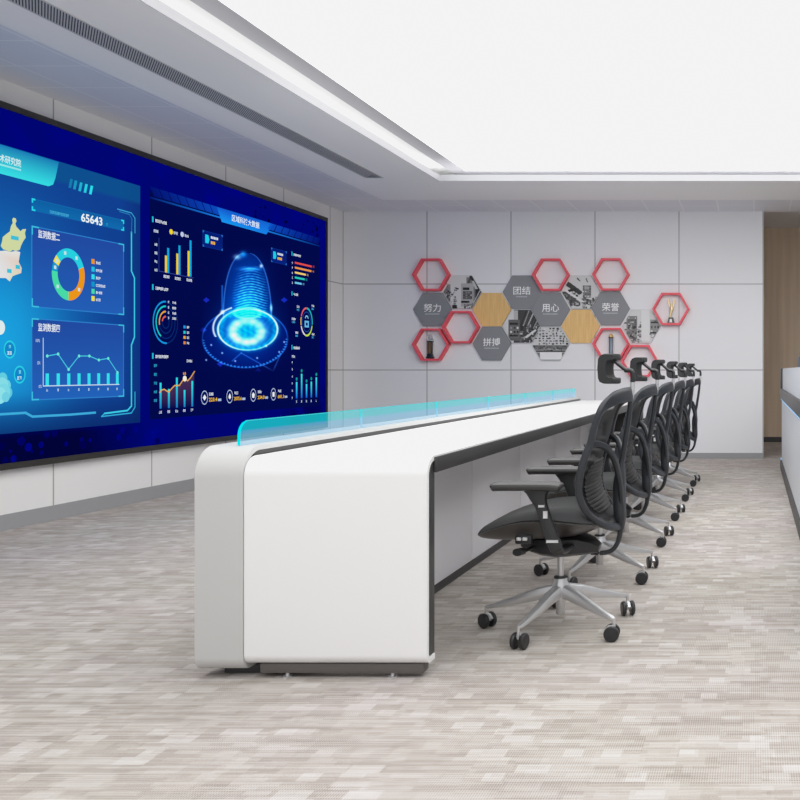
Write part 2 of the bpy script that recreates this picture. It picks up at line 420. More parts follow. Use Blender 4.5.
# ------------------------------------------------------------------ display wall
XS = XL+0.05
def S(px, py):
    d = -F*XS/(VX-px)
    return d, H-(py-VY)*d/F
class Paint:
    """flat coloured shapes on the plane of the display"""
    def __init__(s): s.v = []; s.f = []; s.c = []
    def raw(s, yz, faces, cols, layer):
        o = len(s.v); x = XS+0.0012*layer
        s.v += [(x, p[0], p[1]) for p in yz]
        s.c += [tuple(c)+(1.0,) if len(c) == 3 else tuple(c) for c in cols]
        s.f += [[i+o for i in f] for f in faces]
    def poly(s, pts, col, layer=1, px=True):
        yz = [S(*p) for p in pts] if px else pts
        cols = [rgb(*c) for c in col] if isinstance(col[0], (tuple, list)) else [rgb(*col)]*len(yz)
        s.raw(yz, [list(range(len(yz)))], cols, layer)
    def quadgrid(s, p00, p10, p11, p01, fn, nu, nv, layer=1):
        """bilinear in wall metres between four photo points; fn(u,v)->rgb255"""
        a, b_, c, d = [np.array(S(*p)) for p in (p00, p10, p11, p01)]
        yz = []; cols = []
        for j in range(nv+1):
            for i in range(nu+1):
                u, v = i/nu, j/nv
                yz.append(tuple(a*(1-u)*(1-v)+b_*u*(1-v)+c*u*v+d*(1-u)*v)); cols.append(rgb(*fn(u, v)))
        w = nu+1
        s.raw(yz, [[j*w+i, j*w+i+1, (j+1)*w+i+1, (j+1)*w+i] for j in range(nv) for i in range(nu)], cols, layer)
    def line(s, pts, w, col, layer=2):
        """polyline; w = width in metres"""
        yz = [np.array(S(*p)) for p in pts]
        for k, (p, q) in enumerate(zip(yz[:-1], yz[1:])):
            d = q-p; l = np.linalg.norm(d)
            if l < 1e-6: continue
            d /= l; n = np.array([-d[1], d[0]])*w/2; e = d*w*0.3
            s.poly([tuple(p-e+n), tuple(q+e+n), tuple(q+e-n), tuple(p-e-n)], col, layer, False)
    def arc(s, c, r0, r1, a0, a1, col, layer=2, n=40, sq=1.0):
        """ring sector about photo point c; radii in metres, degrees"""
        y, z = S(*c); yz = []; fs = []
        n = max(3, int(n*abs(a1-a0)/360)+1)
        for i in range(n+1):
            t = math.radians(a0+(a1-a0)*i/n); 
            yz += [(y+r0*math.cos(t), z+r0*sq*math.sin(t)), (y+r1*math.cos(t), z+r1*sq*math.sin(t))]
        fs = [[2*i, 2*i+1, 2*i+3, 2*i+2] for i in range(n)]
        s.raw(yz, fs, [rgb(*col)]*len(yz), layer)
    def disc(s, c, r, col, layer=2, sq=1.0, n=20):
        y, z = S(*c); s.poly([(y+r*math.cos(2*PI*i/n), z+r*sq*math.sin(2*PI*i/n)) for i in range(n)], col, layer, False)
    def text(s, body, px, py, h, col, layer=3, weight=0.0, width=None):
        """lower-left at a photo point, h metres tall"""
        v, f, w = text_mesh(body, weight); y, z = S(px, py); sx = h if width is None else width/w
        s.raw([(y+p[0]*sx, z+p[1]*h) for p in v], f, [rgb(*col)]*len(v), layer)
    def glyphs(s, px, py, n, h, col, layer=3, aspect=0.85):
        """a run of n signs too small to read: little stroke clusters, lower-left at a photo point"""
        h = h*0.74; y, z = S(px, py); w = h*aspect*0.86
        for k in range(n):
            y0 = y+k*w*1.14
            for a, b_, c, d in ((0, 1, .82, 1), (0, 1, .42, .58), (0, 1, 0, .16), (.08, .26, 0, 1), (.68, .86, .1, .95), (.4, .56, .2, .8)):
                if rng.random() < 0.82: s.poly([(y0+a*w, z+c*h), (y0+b_*w, z+c*h), (y0+b_*w, z+d*h), (y0+a*w, z+d*h)], col, layer, False)
    def rect(s, x0, y0, x1, y1, col, layer=2):
        """upright rectangle in wall metres from two photo corners (base line kept level on the wall)"""
        a = S(x0, y0); b_ = S(x1, y1)
        s.poly([a, (b_[0], a[1]), b_, (a[0], b_[1])], col, layer, False)
    def build(s, name, parent):
        me = bpy.data.meshes.new(name); me.from_pydata(s.v, [], s.f)
        at = me.color_attributes.new('Col', 'FLOAT_COLOR', 'POINT'); at.data.foreach_set('color', np.array(s.c, np.float32).ravel())
        me.materials.append(M['vc_emit']); me.update()
        o = bpy.data.objects.new(name, me); C.objects.link(o); o.parent = parent
        return o
def mixc(a, b_, t):
    t = max(0, min(1, t)); return tuple(x+(y-x)*t for x, y in zip(a, b_))

D0, D1 = 3.25, S(327, 300)[0]
ZT, ZB = 2.80, 0.405
dw = thing('display_wall', 'giant blue video wall showing two data dashboards, mounted along the left wall', 'display screen', (0, 0, 0))
b = MB(); fw = 0.042
b.box(XL+0.0, XS+0.012, D0, D1, ZT-fw, ZT, M['bezel']); b.box(XL+0.0, XS+0.012, D0, D1, ZB, ZB+fw, M['bezel'])
b.box(XL+0.0, XS+0.012, D0, D0+fw, ZB+fw, ZT-fw, M['bezel']); b.box(XL+0.0, XS+0.012, D1-0.03, D1, ZB+fw, ZT-fw, M['bezel'])
b.build('bezel', dw)
# screen face: flat blue with darker mottling along the bottom
p = Paint()
def bgcol(y, z):
    c = (0, 5, 112)
    n = 0
    for k in range(3): n += math.sin(y*(9+7*k)+k*2.1)*math.sin(z*(11+8*k)+y*3*(k+1))/(k+1)
    low = max(0, min(1, (0.72-z)/0.12))*max(0, min(1, (7.0-y)/0.7))
    low2 = max(0, min(1, (y-8.6)/0.8))*max(0, min(1, (0.95-z)/0.3))
    c = mixc(c, (2, 3, 48), low*0.9)
    c = mixc(c, (0, 2, 130), 0.5*max(0, n)*(1-low))
    c = mixc(c, (2, 2, 70), 0.8*low2*max(0, min(1, 0.5+n)))
    return c
ys = np.linspace(D0+fw, D1-0.03, 150); zs = np.linspace(ZB+fw, ZT-fw, 60); yz = []; cc = []
for zz in zs:
    for yy in ys: yz.append((yy, zz)); cc.append(rgb(*bgcol(yy, zz)))
nY = len(ys)
p.raw(yz, [[j*nY+i, j*nY+i+1, (j+1)*nY+i+1, (j+1)*nY+i] for j in range(len(zs)-1) for i in range(nY-1)], cc, 0)
for k in range(70):
    yy = random.uniform(4.0, 7.2); zz = random.uniform(ZB+fw+0.02, 0.62); r = random.uniform(0.012, 0.034); kk = random.random()
    c = mixc((1, 1, 70), (1, 5, 128), kk)
    p.poly([(yy+r*math.cos(2*PI*i/10), zz+r*math.sin(2*PI*i/10)) for i in range(10)], c, 0.4, False)
for k in range(26):
    yy = random.uniform(8.5, 9.8); zz = random.uniform(2.50, 2.70); r = random.uniform(0.008, 0.024)
    p.poly([(yy+r*math.cos(2*PI*i/8), zz+r*math.sin(2*PI*i/8)) for i in range(8)], (1, 2, 40), 0.4, False)
p.build('screen_face', dw)

# ---- left dashboard
zt1, zb1 = S(140, 186)[1], S(140, 422.5)[1]; ye1 = S(140, 300)[0]; ys1 = 3.62
ld = Paint()
def dash1(u, v):
    y = ys1+(ye1-ys1)*u; z = zt1+(zb1-zt1)*v
    g = math.exp(-((y-5.62)/0.62)**2-((z-1.25)/0.75)**2)
    c = mixc((14, 52, 128), (24, 84, 178), u*0.2+0.1)
    c = mixc(c, (26, 160, 224), g)
    c = mixc(c, (12, 44, 112), max(0, (y-6.7)/0.3)*0.9)
    if z > zt1-0.14: c = mixc(c, (12, 82, 140), 0.75)
    return mixc(c, (8, 34, 92), max(0, (v-0.86)/0.14)*0.7)
a = []; cc = []; nu, nv = 90, 60
for j in range(nv+1):
    for i in range(nu+1):
        u, v = i/nu, j/nv; a.append((ys1+(ye1-ys1)*u, zt1+(zb1-zt1)*v)); cc.append(rgb(*dash1(u, v)))
ld.raw(a, [[j*(nu+1)+i, j*(nu+1)+i+1, (j+1)*(nu+1)+i+1, (j+1)*(nu+1)+i] for j in range(nv) for i in range(nu)], cc, 1)
CY = (40, 215, 235)
# bright title tab
def tabz(px): return S(px, 0)[0]
tz0, tz1 = zt1-0.004, S(51, 187)[1]
yR = S(58.5, 165)[0]
pts = [(4.2, tz0), (yR, tz0), (yR-0.03, tz1+0.07), (yR-0.05, tz1+0.02), (yR-0.09, tz1), (4.2, tz1)]
ld.poly(pts, [(28, 130, 196), (24, 118, 178), (40, 195, 218), (50, 215, 226), (52, 222, 228), (66, 232, 232)], 2, False)
ld.text('术研究院', -1.0, 161.6, 0.052, (225, 250, 250), 3, 0.01, width=0.165)
ya = 4.4
ld.poly([(4.6, S(0, 163)[1]-0.004), (S(20.5, 0)[0], S(0, 163)[1]-0.004), (S(20.5, 0)[0], S(0, 163)[1]-0.016), (4.6, S(0, 163)[1]-0.016)], (150, 230, 235), 3, False)
for k, (px, py) in enumerate(((69.5, 182), (74, 183.5), (79.3, 185.4), (84.6, 187), (90, 188.6))):
    y, z = S(px, py); c = mixc((20, 110, 165), (40, 225, 240), k/4+0.1)
    ld.poly([(y-0.014, z-0.042), (y+0.010, z-0.042), (y+0.026, z+0.024), (y+0.002, z+0.024)], c, 3, False)
def brackets(pnt, a, b_, ln, w, col=CY, layer=4):
    (y0, z0), (y1, z1) = a, b_
    for y, z, sy, sz in ((y0, z0, 1, -1), (y1, z0, -1, -1), (y0, z1, 1, 1), (y1, z1, -1, 1)):
        pnt.poly([(y, z), (y+sy*ln, z), (y+sy*ln, z+sz*w), (y, z+sz*w)], col, layer, False)
        pnt.poly([(y, z), (y+sy*w, z), (y+sy*w, z+sz*ln), (y, z+sz*ln)], col, layer, False)
def panel(pnt, a, b_, fill0, fill1, bord, layer=2, w=0.007):
    (y0, z0), (y1, z1) = a, b_
    pnt.poly([(y0, z0), (y1, z0), (y1, z1), (y0, z1)], bord, layer, False)
    pnt.poly([(y0+w, z0-w), (y1-w, z0-w), (y1-w, z1+w), (y0+w, z1+w)], [fill0, fill0, fill1, fill1], layer+0.5, False)
Y0, Y1 = S(31, 0)[0], S(123.5, 0)[0]
cz0, cz1 = S(31, 198)[1], S(31, 210.5)[1]
panel(ld, (Y0, cz0), (Y1, cz1), (14, 92, 160), (16, 104, 172), (18, 100, 170))
brackets(ld, (Y0, cz0), (Y1, cz1), 0.03, 0.012)
ld.text('65643', 80.5, 221.3, 0.062, (245, 250, 255), 4, 0.02, width=0.205)
ld.glyphs(49, 213.0, 12, 0.026, (70, 175, 215), 4, 0.75)
ld.glyphs(105.5, 225, 1, 0.03, (60, 170, 220), 4)
# frame line at the right
for offs, col, w in ((0, CY, 0.010),):
    ld.line([(117, 209), (131, 213), (134.5, 218), (134.5, 233)], 0.008, (60, 165, 215), 3)
    ld.line([(119, 211.5), (129, 214.5), (131.5, 219), (131, 233)], 0.006, (40, 130, 190), 3)
    ld.line([(131, 232), (131, 271), (134, 278), (134, 337), (131, 345), (131, 406), (127, 410.5), (104, 413.5)], 0.013, (60, 205, 235), 3)
    ld.line([(134.5, 392), (134.5, 407), (131, 413), (101, 416.5), (104, 413.5)], 0.009, (50, 175, 220), 3)
pz0, pz1 = S(31, 225.5)[1], S(31, 307)[1]
panel(ld, (Y0, pz0), (Y1, pz1), (32, 72, 158), (34, 92, 180), (46, 128, 205))
brackets(ld, (Y0, pz0), (Y1, pz1), 0.06, 0.010, (60, 190, 225))
ld.text('监测数据二', 37.5, 237.6, 0.056, (240, 246, 255), 4, 0.012, width=0.185)
qz0, qz1 = S(31, 318)[1], S(31, 400.5)[1]
panel(ld, (Y0, qz0), (Y1, qz1), (32, 72, 158), (34, 96, 184), (46, 128, 205))
brackets(ld, (Y0, qz0), (Y1, qz1), 0.06, 0.010, (60, 190, 225))
ld.text('监测数据四', 37.5, 331.2, 0.056, (240, 246, 255), 4, 0.012, width=0.185)
ld.line([(-60, 417.5), (0, 414.3), (25, 412.8), (32, 416.6), (70, 414.6), (95, 412.6)], 0.016, (60, 170, 220), 3)
ldo = ld.build('dashboard', dw); ldo['label'] = 'light blue dashboard at the left of the video wall'
# sub-parts of the left dashboard
q = Paint(); cen = (68, 274.5); R0, R1 = 0.098, 0.149
for a0, a1, c in ((-90, 22, (240, 148, 24)), (22, 138, (38, 208, 226)), (138, 155, (248, 224, 60)), (155, 176, (14, 150, 205)), (176, 270, (70, 220, 165))):
    q.arc(cen, R0, R1, a0, a1, c, 4, 80, 1.24)
for an in (55, 105, 147, 166, 218, -40):
    y, z = S(*cen); t = math.radians(an); r = 0.124; a_, b_ = y+r*math.cos(t), z+1.24*r*math.sin(t)
    q.poly([(a_-0.010, b_-0.012), (a_+0.010, b_-0.012), (a_+0.010, b_+0.012), (a_-0.010, b_+0.012)], (200, 228, 236), 4.4, False)
for k, (py, c, n) in enumerate(((261.5, (240, 148, 24), 3), (269.2, (30, 190, 230), 4), (276.8, (45, 225, 240), 3), (284.2, (14, 150, 205), 6), (291.3, (70, 220, 165), 4), (298.5, (248, 224, 60), 3))):
    y, z = S(92.4, py)
    q.poly([(y-0.015, z-0.018), (y+0.015, z-0.018), (y+0.015, z+0.018), (y-0.015, z+0.018)], c, 4, False)
    y2 = 95.2
    q.glyphs(y2, py+2.4, n, 0.026, (225, 235, 248), 4)
q.build('donut_chart', ldo)
q = Paint()
q.line([(42.5, 338), (42.5, 386)], 0.006, (190, 215, 240), 4); q.line([(42.5, 386), (118.5, 384.4)], 0.007, (200, 220, 240), 4)
bx = (46.5, 57.5, 68, 78.3, 88.3, 98, 107.5, 116.6)
for k, x in enumerate(bx):
    y, _ = S(x, 300); zb_ = S(42.5, 385.6)[1]; zt_ = zb_+0.083
    q.poly([(y-0.014, zb_), (y+0.014, zb_), (y+0.014, zt_), (y-0.014, zt_)], (52, 226, 240), 4.5, False)
    q.glyphs(x-0.8, 392.4-0.02*x, 1, 0.024, (200, 225, 240), 4)
lp = [(46.3, 356), (57.2, 354), (67.7, 369.4), (78.2, 356), (88.5, 356), (98, 360), (107.4, 358.4), (116.6, 372.4)]
q.line(lp, 0.007, (70, 205, 225), 5)
for pt in lp: q.disc(pt, 0.011, (110, 235, 215), 5.5)
for t_, py in (('100%', 342), ('50%', 364.4), ('0%', 388)): q.text(t_, 35 if len(t_) > 3 else (36.5 if len(t_) > 2 else 38), py, 0.021, (205, 225, 245), 4, width=0.034 if len(t_) > 3 else 0.026)
q.build('line_chart', ldo)
q = Paint()
up = [(11.4, 219.5), (12.6, 217.6), (15, 218.4), (15.8, 221), (14.6, 223.6), (15.6, 226.6), (17.4, 228.6), (19.8, 231.2), (22, 229.2), (25.4, 229), (24.2, 233), (25, 237.6), (22.6, 241), (20.4, 245.4), (19, 249.8), (15, 251), (12, 250), (9, 252), (5, 250), (2.4, 249.4), (0, 246), (1.4, 241), (2, 237), (5.6, 234), (9, 231.6), (10.2, 226), (12, 223)]
q.poly(up, (206, 216, 160), 4)
lo = [(0, 251), (5, 250.5), (9, 252), (15, 251), (19.5, 252), (18, 262), (21, 268), (20.5, 273), (12, 276), (9, 281.5), (5, 278), (0, 278), (-24, 270), (-26, 255), (-10, 250)]
q.poly(lo, [(228, 228, 222)]*5+[(226, 205, 190)]*3+[(216, 222, 190)]*2+[(225, 226, 228)]*5, 4)
for px, py, w in ((14, 238, 0.06), (8.5, 271, 0.035), (17, 267, 0.035)):
    y, z = S(px, py); q.poly([(y-w/2, z-0.013), (y+w/2, z-0.013), (y+w/2, z+0.013), (y-w/2, z+0.013)], (60, 190, 215), 4.5, False)
q.build('map', ldo)
q = Paint()
for px, py in ((9, 349.5), (19, 374.6)):
    q.disc((px, py), 0.046, (20, 130, 200), 3, 1.3); q.arc((px, py), 0.037, 0.046, 0, 360, (40, 205, 230), 4, 40, 1.3)
    q.glyphs(px-0.9, py-1, 1, 0.03, (120, 225, 240), 4.5); q.glyphs(px-2.6, py+5.2, 2, 0.030, (210, 240, 248), 4.5)
q.disc((-0.5, 327.5), 0.036, (225, 240, 240), 4, 1.3)
for k, (px, py, r_, c_) in enumerate(((-4, 388, 0.075, (110, 212, 230)), (2, 378.5, 0.036, (96, 205, 226)), (5.5, 385.5, 0.036, (108, 212, 230)), (1.5, 385, 0.045, (130, 222, 234)), (7, 392.5, 0.036, (92, 200, 222)), (3, 392, 0.05, (120, 216, 232)), (-1, 395.5, 0.05, (140, 228, 236)), (5, 397, 0.03, (110, 208, 228)))):
    q.disc((px, py), r_, c_, 3.4+0.1*k, 1.1)
q.build('cloud_icons', ldo)

# ---- right dashboard
rd = Paint()
ys2, ye2 = S(149.5, 0)[0], S(320, 0)[0]; zt2, zb2 = S(149.5, 190)[1], S(149.5, 419.5)[1]
rd.poly([(ys2, zt2), (ye2, zt2), (ye2, zb2), (ys2, zb2)], (2, 9, 74), 1, False)
# header ribbon
hz = zt2+0.03; h1 = 0.07
yA, yB_ = S(221.5, 0)[0], S(266, 0)[0]
rd.poly([(yA-0.075, hz), (yB_+0.13, hz), (yB_+0.0, hz-0.125), (yA+0.0, hz-0.125)], [(20, 90, 205), (20, 96, 210), (22, 130, 238), (24, 150, 250)], 2, False)
for side, ya_, yb_ in ((0, ys2, yA-0.06), (1, ye2, yB_+0.06)):
    N = 8
    for k in range(N):
        u0, u1 = k/N, (k+1)/N-0.012
        a0 = ya_+(yb_-ya_)*u0; a1 = ya_+(yb_-ya_)*u1; sh = 0.05 if side == 0 else -0.05
        c0 = mixc((2, 18, 110), (12, 74, 190), u0); c1 = mixc((2, 18, 110), (12, 74, 190), u1)
        rd.poly([(a0, hz), (a1, hz), (a1+sh, hz-h1), (a0+sh, hz-h1)], [c0, c1, c1, c0], 2, False)
    rd.poly([(ya_, hz-h1-0.012), (yb_+0.05*(1 if side == 0 else -1), hz-h1-0.012), (yb_+0.06*(1 if side == 0 else -1), hz-h1-0.026), (ya_, hz-h1-0.026)], [(2, 20, 110), (24, 120, 225), (24, 120, 225), (2, 20, 110)], 2, False)
rd.text('区域科技大数据', 231.4, 221.0, 0.062, (235, 245, 255), 4, 0.012, width=0.45)
def heading(px, py, n, h=0.032):
    y, z = S(px, py); rd.poly([(y-0.04, z-0.006), (y-0.022, z-0.006), (y-0.022, z+h+0.008), (y-0.04, z+h+0.008)], (30, 190, 210), 3, False)
    rd.glyphs(px, py, n, h, (232, 238, 250), 3)
heading(155, 222, 7); heading(155, 289.5, 8); heading(155, 358, 8)
heading(293.2, 255.5, 8, 0.03); heading(293.2, 295.2, 5, 0.03); heading(293.2, 349, 6, 0.034)
for (x0, y0, x1, y1, ic) in ((202.2, 230, 222.2, 249.5, 0), (270.8, 247.5, 286.2, 262.5, 1)):
    a_ = S(x0, y0); b1 = S(x1, 0)[0]; z1 = S(x0, y0)[1]-0.145
    panel(rd, a_, (b1, z1), (6, 26, 112), (6, 32, 124), (10, 44, 130), 2, 0.006); brackets(rd, a_, (b1, z1), 0.02, 0.012, (40, 110, 200))
    yy = a_[0]+0.06; zz = (a_[1]+z1)/2
    rd.poly([(yy-0.025, zz-0.035), (yy+0.02, zz-0.035), (yy+0.035, zz), (yy+0.02, zz+0.04), (yy-0.025, zz+0.04)], (30, 205, 235), 4, False)
    for kk in range(5):
        o0 = a_[0]+0.115+kk*0.022; rd.poly([(o0, zz+0.014), (o0+0.016, zz+0.014), (o0+0.016, zz+0.036), (o0, zz+0.036)], (225, 235, 250), 4, False)
    for kk in range(3+ic):
        o0 = a_[0]+0.115+kk*0.022; rd.poly([(o0, zz-0.034), (o0+0.017, zz-0.034), (o0+0.017, zz-0.008), (o0, zz-0.008)], (245, 185, 60), 4, False)
for px, py, k in ((204, 397.6, 0), (229.2, 396.5, 1), (252.8, 395.2, 2), (273, 394.3, 3)):
    rd.disc((px, py), 0.048, (4, 16, 84), 3, 1.3); rd.arc((px, py), 0.042, 0.048, 0, 360, (185, 202, 234), 4, 40, 1.3)
    y, z = S(px, py)
    sh = [[(0, .032), (.03, 0), (0, -.032), (-.03, 0)], [(0, .036), (.02, .005), (.022, -.014), (0, -.03), (-.022, -.014), (-.02, .005)], [(0, .034), (.028, .01), (.02, -.03), (-.02, -.03), (-.028, .01)], [(.022, .026), (.022, -.028), (-.022, -.028), (-.022, .026)]][k]
    rd.poly([(y+a_*0.85, z+b_*0.85) for a_, b_ in sh], (240, 244, 250), 4.5, False)
    rd.glyphs(px+4.6, py-2.0, 3, 0.034, (228, 234, 248), 4)
    v_ = ('223.4', '2075.6', '234.0', '601.3')[k]
    rd.text(v_, px+4.4, py+4.0, 0.034, (246, 190, 40), 4, 0.02, width=0.12); y2 = S(px+4.4, py+4)[0]+0.13
    z2 = S(px+4.4, py+4)[1]; rd.poly([(y2, z2), (y2+0.05, z2), (y2+0.05, z2+0.022), (y2, z2+0.022)], (170, 190, 225), 4, False)
rdo = rd.build('dashboard', dw); rdo['label'] = 'dark navy dashboard with a glowing fingerprint at the right of the video wall'
# column chart
q = Paint()
q.line([(158.5, 238), (158.5, 271), (193, 278)], 0.005, (50, 70, 150), 3)
zb_ = S(158.5, 271.3)[1]
for xa, ty, xb, tb in ((165.4, 255.6, 167.6, 248), (176.7, 263.6-0.5*0+(-10+0), 178.9, 245.5), (188, 251, 190, 240.4)):
    y, z = S(xa, ty); q.poly([(y-0.0125, zb_), (y+0.0125, zb_), (y+0.0125, z), (y-0.0125, z)], (240, 205, 50), 4, False)
    y, z = S(xb, tb); q.poly([(y-0.0125, zb_), (y+0.0125, zb_), (y+0.0125, z), (y-0.0125, z)], (20, 165, 225), 4, False)
for px, py in ((163, 277.5), (174.4, 279.5), (186, 281)): q.glyphs(px, py, 4, 0.03, (225, 235, 250), 4)
for py in (245.5, 254, 262.5, 271): q.glyphs(154, py, 2, 0.028, (215, 225, 245), 4)
q.glyphs(153.2, 232, 3, 0.03, (215, 225, 245), 4); q.disc((170.6, 231.8), 0.022, (245, 215, 50), 4); q.glyphs(173, 234, 3, 0.03, (215, 225, 245), 4)
q.disc((181.6, 234.4), 0.022, (190, 205, 240), 4); q.glyphs(184, 236.6, 3, 0.03, (215, 225, 245), 4)
q.build('column_chart', rdo)
# radial chart
q = Paint(); cen = (165.3, 322.4)
for r, sweep, c in ((0.150, 185, (24, 150, 230)), (0.116, 150, (30, 205, 205)), (0.078, 105, (240, 165, 50)), (0.042, 80, (235, 95, 70))):
    q.arc(cen, r-0.004, r+0.004, 90, 450, (6, 42, 112), 2.5, 60, 1.15); q.arc(cen, r-0.006, r+0.006, 90, 90+sweep, c, 3, 60, 1.15)
for k, py in enumerate((303.2, 308.5, 313.8, 319)): q.glyphs(167.4, py, 1, 0.026, (215, 225, 245), 4); q.glyphs(171.8, py+0.6, 3, 0.026, (225, 232, 248), 4)
for k, (py, c) in enumerate(((327, (30, 150, 230)), (332.3, (30, 205, 205)), (337.4, (240, 165, 50)), (342.8, (235, 130, 60)))):
    y, z = S(184, py); q.poly([(y-0.014, z-0.012), (y+0.014, z-0.012), (y+0.014, z+0.012), (y-0.014, z+0.012)], c, 4, False); q.glyphs(186.3, py+1.4, 2, 0.026, (220, 230, 248), 4)
q.build('radial_chart', rdo)
# combined bar and curve chart
q = Paint()
cv = [(158.8, 392.5), (161, 390), (163.5, 389.3), (166, 391), (168.2, 392), (171, 388.5), (174, 385.5), (178.7, 385.5), (182, 380.5), (184, 379), (187, 380.8), (190, 377.5), (193.8, 371.5)]
zb_ = S(160, 408.6)[1]
for (a_, b1) in zip(cv[:-1], cv[1:]):
    A_, B_ = S(*a_), S(*b1); q.poly([A_, B_, (B_[0], zb_), (A_[0], zb_)], [(70, 46, 84), (70, 46, 84), (6, 12, 72), (6, 12, 72)], 2.5, False)
q.line(cv, 0.011, (225, 165, 85), 5)
for px, py in ((160, 382.8), (168.3, 389), (176.3, 377.6), (184, 390), (191.7, 381)):
    y, z = S(px, py); q.poly([(y-0.0115, zb_), (y+0.0115, zb_), (y+0.0115, z), (y-0.0115, z)], [(30, 120, 190), (30, 120, 190), (45, 225, 230), (45, 225, 230)], 4, False)
    q.glyphs(px-1.5, 413.6-(px-160)*0.075, 2, 0.028, (215, 225, 245), 4)
for py in (365.4, 374.2, 383, 391.6, 400.3): q.glyphs(153.4, py+1.6, 2, 0.03, (40, 165, 205), 4)
q.glyphs(182.5, 374.8, 2, 0.03, (240, 170, 90), 5); q.disc((184, 378.6), 0.025, (250, 240, 215), 5.6); q.glyphs(186.2, 362.2, 4, 0.03, (225, 232, 248), 4)
q.build('combination_chart', rdo)
# coloured bars, ring, small columns
q = Paint()
for k, (py, ex, c) in enumerate(((262.6, 311.3, (226, 76, 72)), (267.5, 311, (238, 150, 70)), (272.4, 305.4, (246, 206, 110)), (277.4, 304.2, (40, 205, 185)), (282.6, 301.2, (110, 200, 240)))):
    y0_, z = S(294.4, py); y1_ = S(ex, 0)[0]
    q.poly([(y0_, z-0.010), (y1_, z-0.010), (y1_, z+0.010), (y0_, z+0.010)], c, 4, False); q.glyphs(291.5, py+1.2, 1, 0.03, (220, 228, 246), 4); q.glyphs(ex+1, py+(ex-294)*0.25+0.6, 2, 0.03, mixc(c, (20, 20, 80), 0.3), 4)
q.build('bar_chart', rdo)
q = Paint(); cen = (306.2, 321.9)
for a0, a1, c in ((92, 158, (236, 96, 100)), (162, 196, (240, 190, 80)), (200, 252, (235, 225, 235)), (255, 345, (190, 225, 70)), (350, 448, (30, 190, 195))): q.arc(cen, 0.112, 0.128, a0, a1, c, 4, 60, 1.24)
q.arc(cen, 0.084, 0.090, 0, 360, (30, 80, 170), 4, 40, 1.24)
y, z = S(*cen)
q.arc((306.2, 318.6), 0.022, 0.036, 0, 180, (130, 205, 240), 5); q.poly([(y-0.045, z-0.06), (y+0.045, z-0.06), (y+0.045, z+0.012), (y-0.045, z+0.012)], (100, 185, 235), 5, False)
q.poly([(y-0.02, z-0.04), (y+0.02, z-0.04), (y+0.02, z-0.008), (y-0.02, z-0.008)], (6, 16, 80), 5.4, False)
for px, py, n in ((296.4, 307.6, 3), (311.2, 306.8, 3), (291.4, 319.8, 4), (295, 333.6, 3), (311.4, 335.2, 3)):
    q.glyphs(px, py, n, 0.03, (225, 232, 248), 4); q.glyphs(px, py+3, n, 0.026, (70, 180, 225), 4)
q.build('ring_chart', rdo)
q = Paint(); zb_ = S(296, 398.4)[1]
for px, py in ((296.2, 382), (301.2, 373.8), (306.1, 384), (310.9, 381.7), (315.9, 377.4)):
    y, z = S(px, py); q.poly([(y-0.015, zb_), (y+0.015, zb_), (y+0.015, z), (y-0.015, z)], [(16, 90, 215), (16, 90, 215), (60, 230, 235), (60, 230, 235)], 4, False)
    q.disc((px, py-3), 0.018, (20, 150, 150), 4); q.glyphs(px-0.5, 402.8-(px-296)*0.05, 1, 0.032, (200, 215, 240), 4)
for py in (363.5, 370.4, 377.4, 384.6, 391.8, 399): q.glyphs(291.4, py, 1, 0.03, (200, 212, 240), 4)
q.glyphs(291.4, 357.6, 3, 0.034, (215, 225, 245), 4)
q.build('column_chart', rdo)
# glowing fingerprint hologram: coloured grid on the display plane
gx = np.arange(199, 290.1, 0.5); gy = np.arange(246, 372.1, 0.5)
X_, Y_ = np.meshgrid(gx, gy)
base = np.zeros(X_.shape+(3,)); base[:] = (2, 9, 74)
def add(mask, col, k=1.0):
    global base
    base = base+(np.clip(mask*k, 0, 1.6)[..., None])*np.array(col, float)
def ell(cx, cy, rx, ry): return np.sqrt(((X_-cx)/rx)**2+((Y_-cy)/ry)**2)
add(np.exp(-((X_-246)/25)**2-((Y_-328)/26)**2), (0, 64, 105))
add(np.exp(-((X_-247)/17)**2-((Y_-285)/24)**2), (0, 34, 62))
# bell outline
top = 253.0
hw = 24*np.clip(1-((316-np.clip(Y_, top, 316))/63.0)**2, 0, 1)**0.42
cx = 246.5+(Y_-top)*0.012
inside = ((np.abs(X_-cx) < hw) & (Y_ > top) & (Y_ < 318)).astype(float)
edge = np.exp(-((np.abs(X_-cx)-hw)/0.6)**2)*((Y_ > top) & (Y_ < 318))
add(inside, (0, 22, 40)); add(edge, (70, 125, 160), 0.62)
n1 = 0.5+0.5*np.sin(X_*0.9+np.sin(Y_*0.37)*2.2)*np.sin(Y_*0.53+X_*0.21+1.7)
# finger print ridges
inf = np.clip(1.25-ell(250.5, 298, 17, 34)**2, 0, 1)*(Y_ > 266)*(Y_ < 318)
rid = (0.5+0.5*np.sin(Y_*2.4+np.cos((X_-250)/6.5)*5.0))**2.2
add(inf*rid*(0.55+0.45*np.clip((Y_-262)/40, 0, 1))*(0.55+0.6*n1), (70, 190, 170), 1.0)
add(np.exp(-((X_-246)/11)**2-((Y_-305)/12)**2), (0, 70, 110))
add(np.exp(-((X_-237)/3.4)**2-((Y_-257)/2.4)**2), (110, 150, 140)); add(np.exp(-((X_-243)/3)**2-((Y_-254)/3)**2), (20, 110, 140))
add(np.exp(-((X_-261)/1.4)**2-((Y_-266)/1.6)**2), (200, 210, 190)); add(np.exp(-((X_-222)/1.8)**2-((Y_-312)/1.8)**2), (190, 200, 180))
add(np.exp(-((X_-250)/9)**2-((Y_-269)/1.8)**2), (40, 120, 150)); add(np.exp(-((X_-271)/1.2)**2-((Y_-308)/3.5)**2), (120, 190, 190))
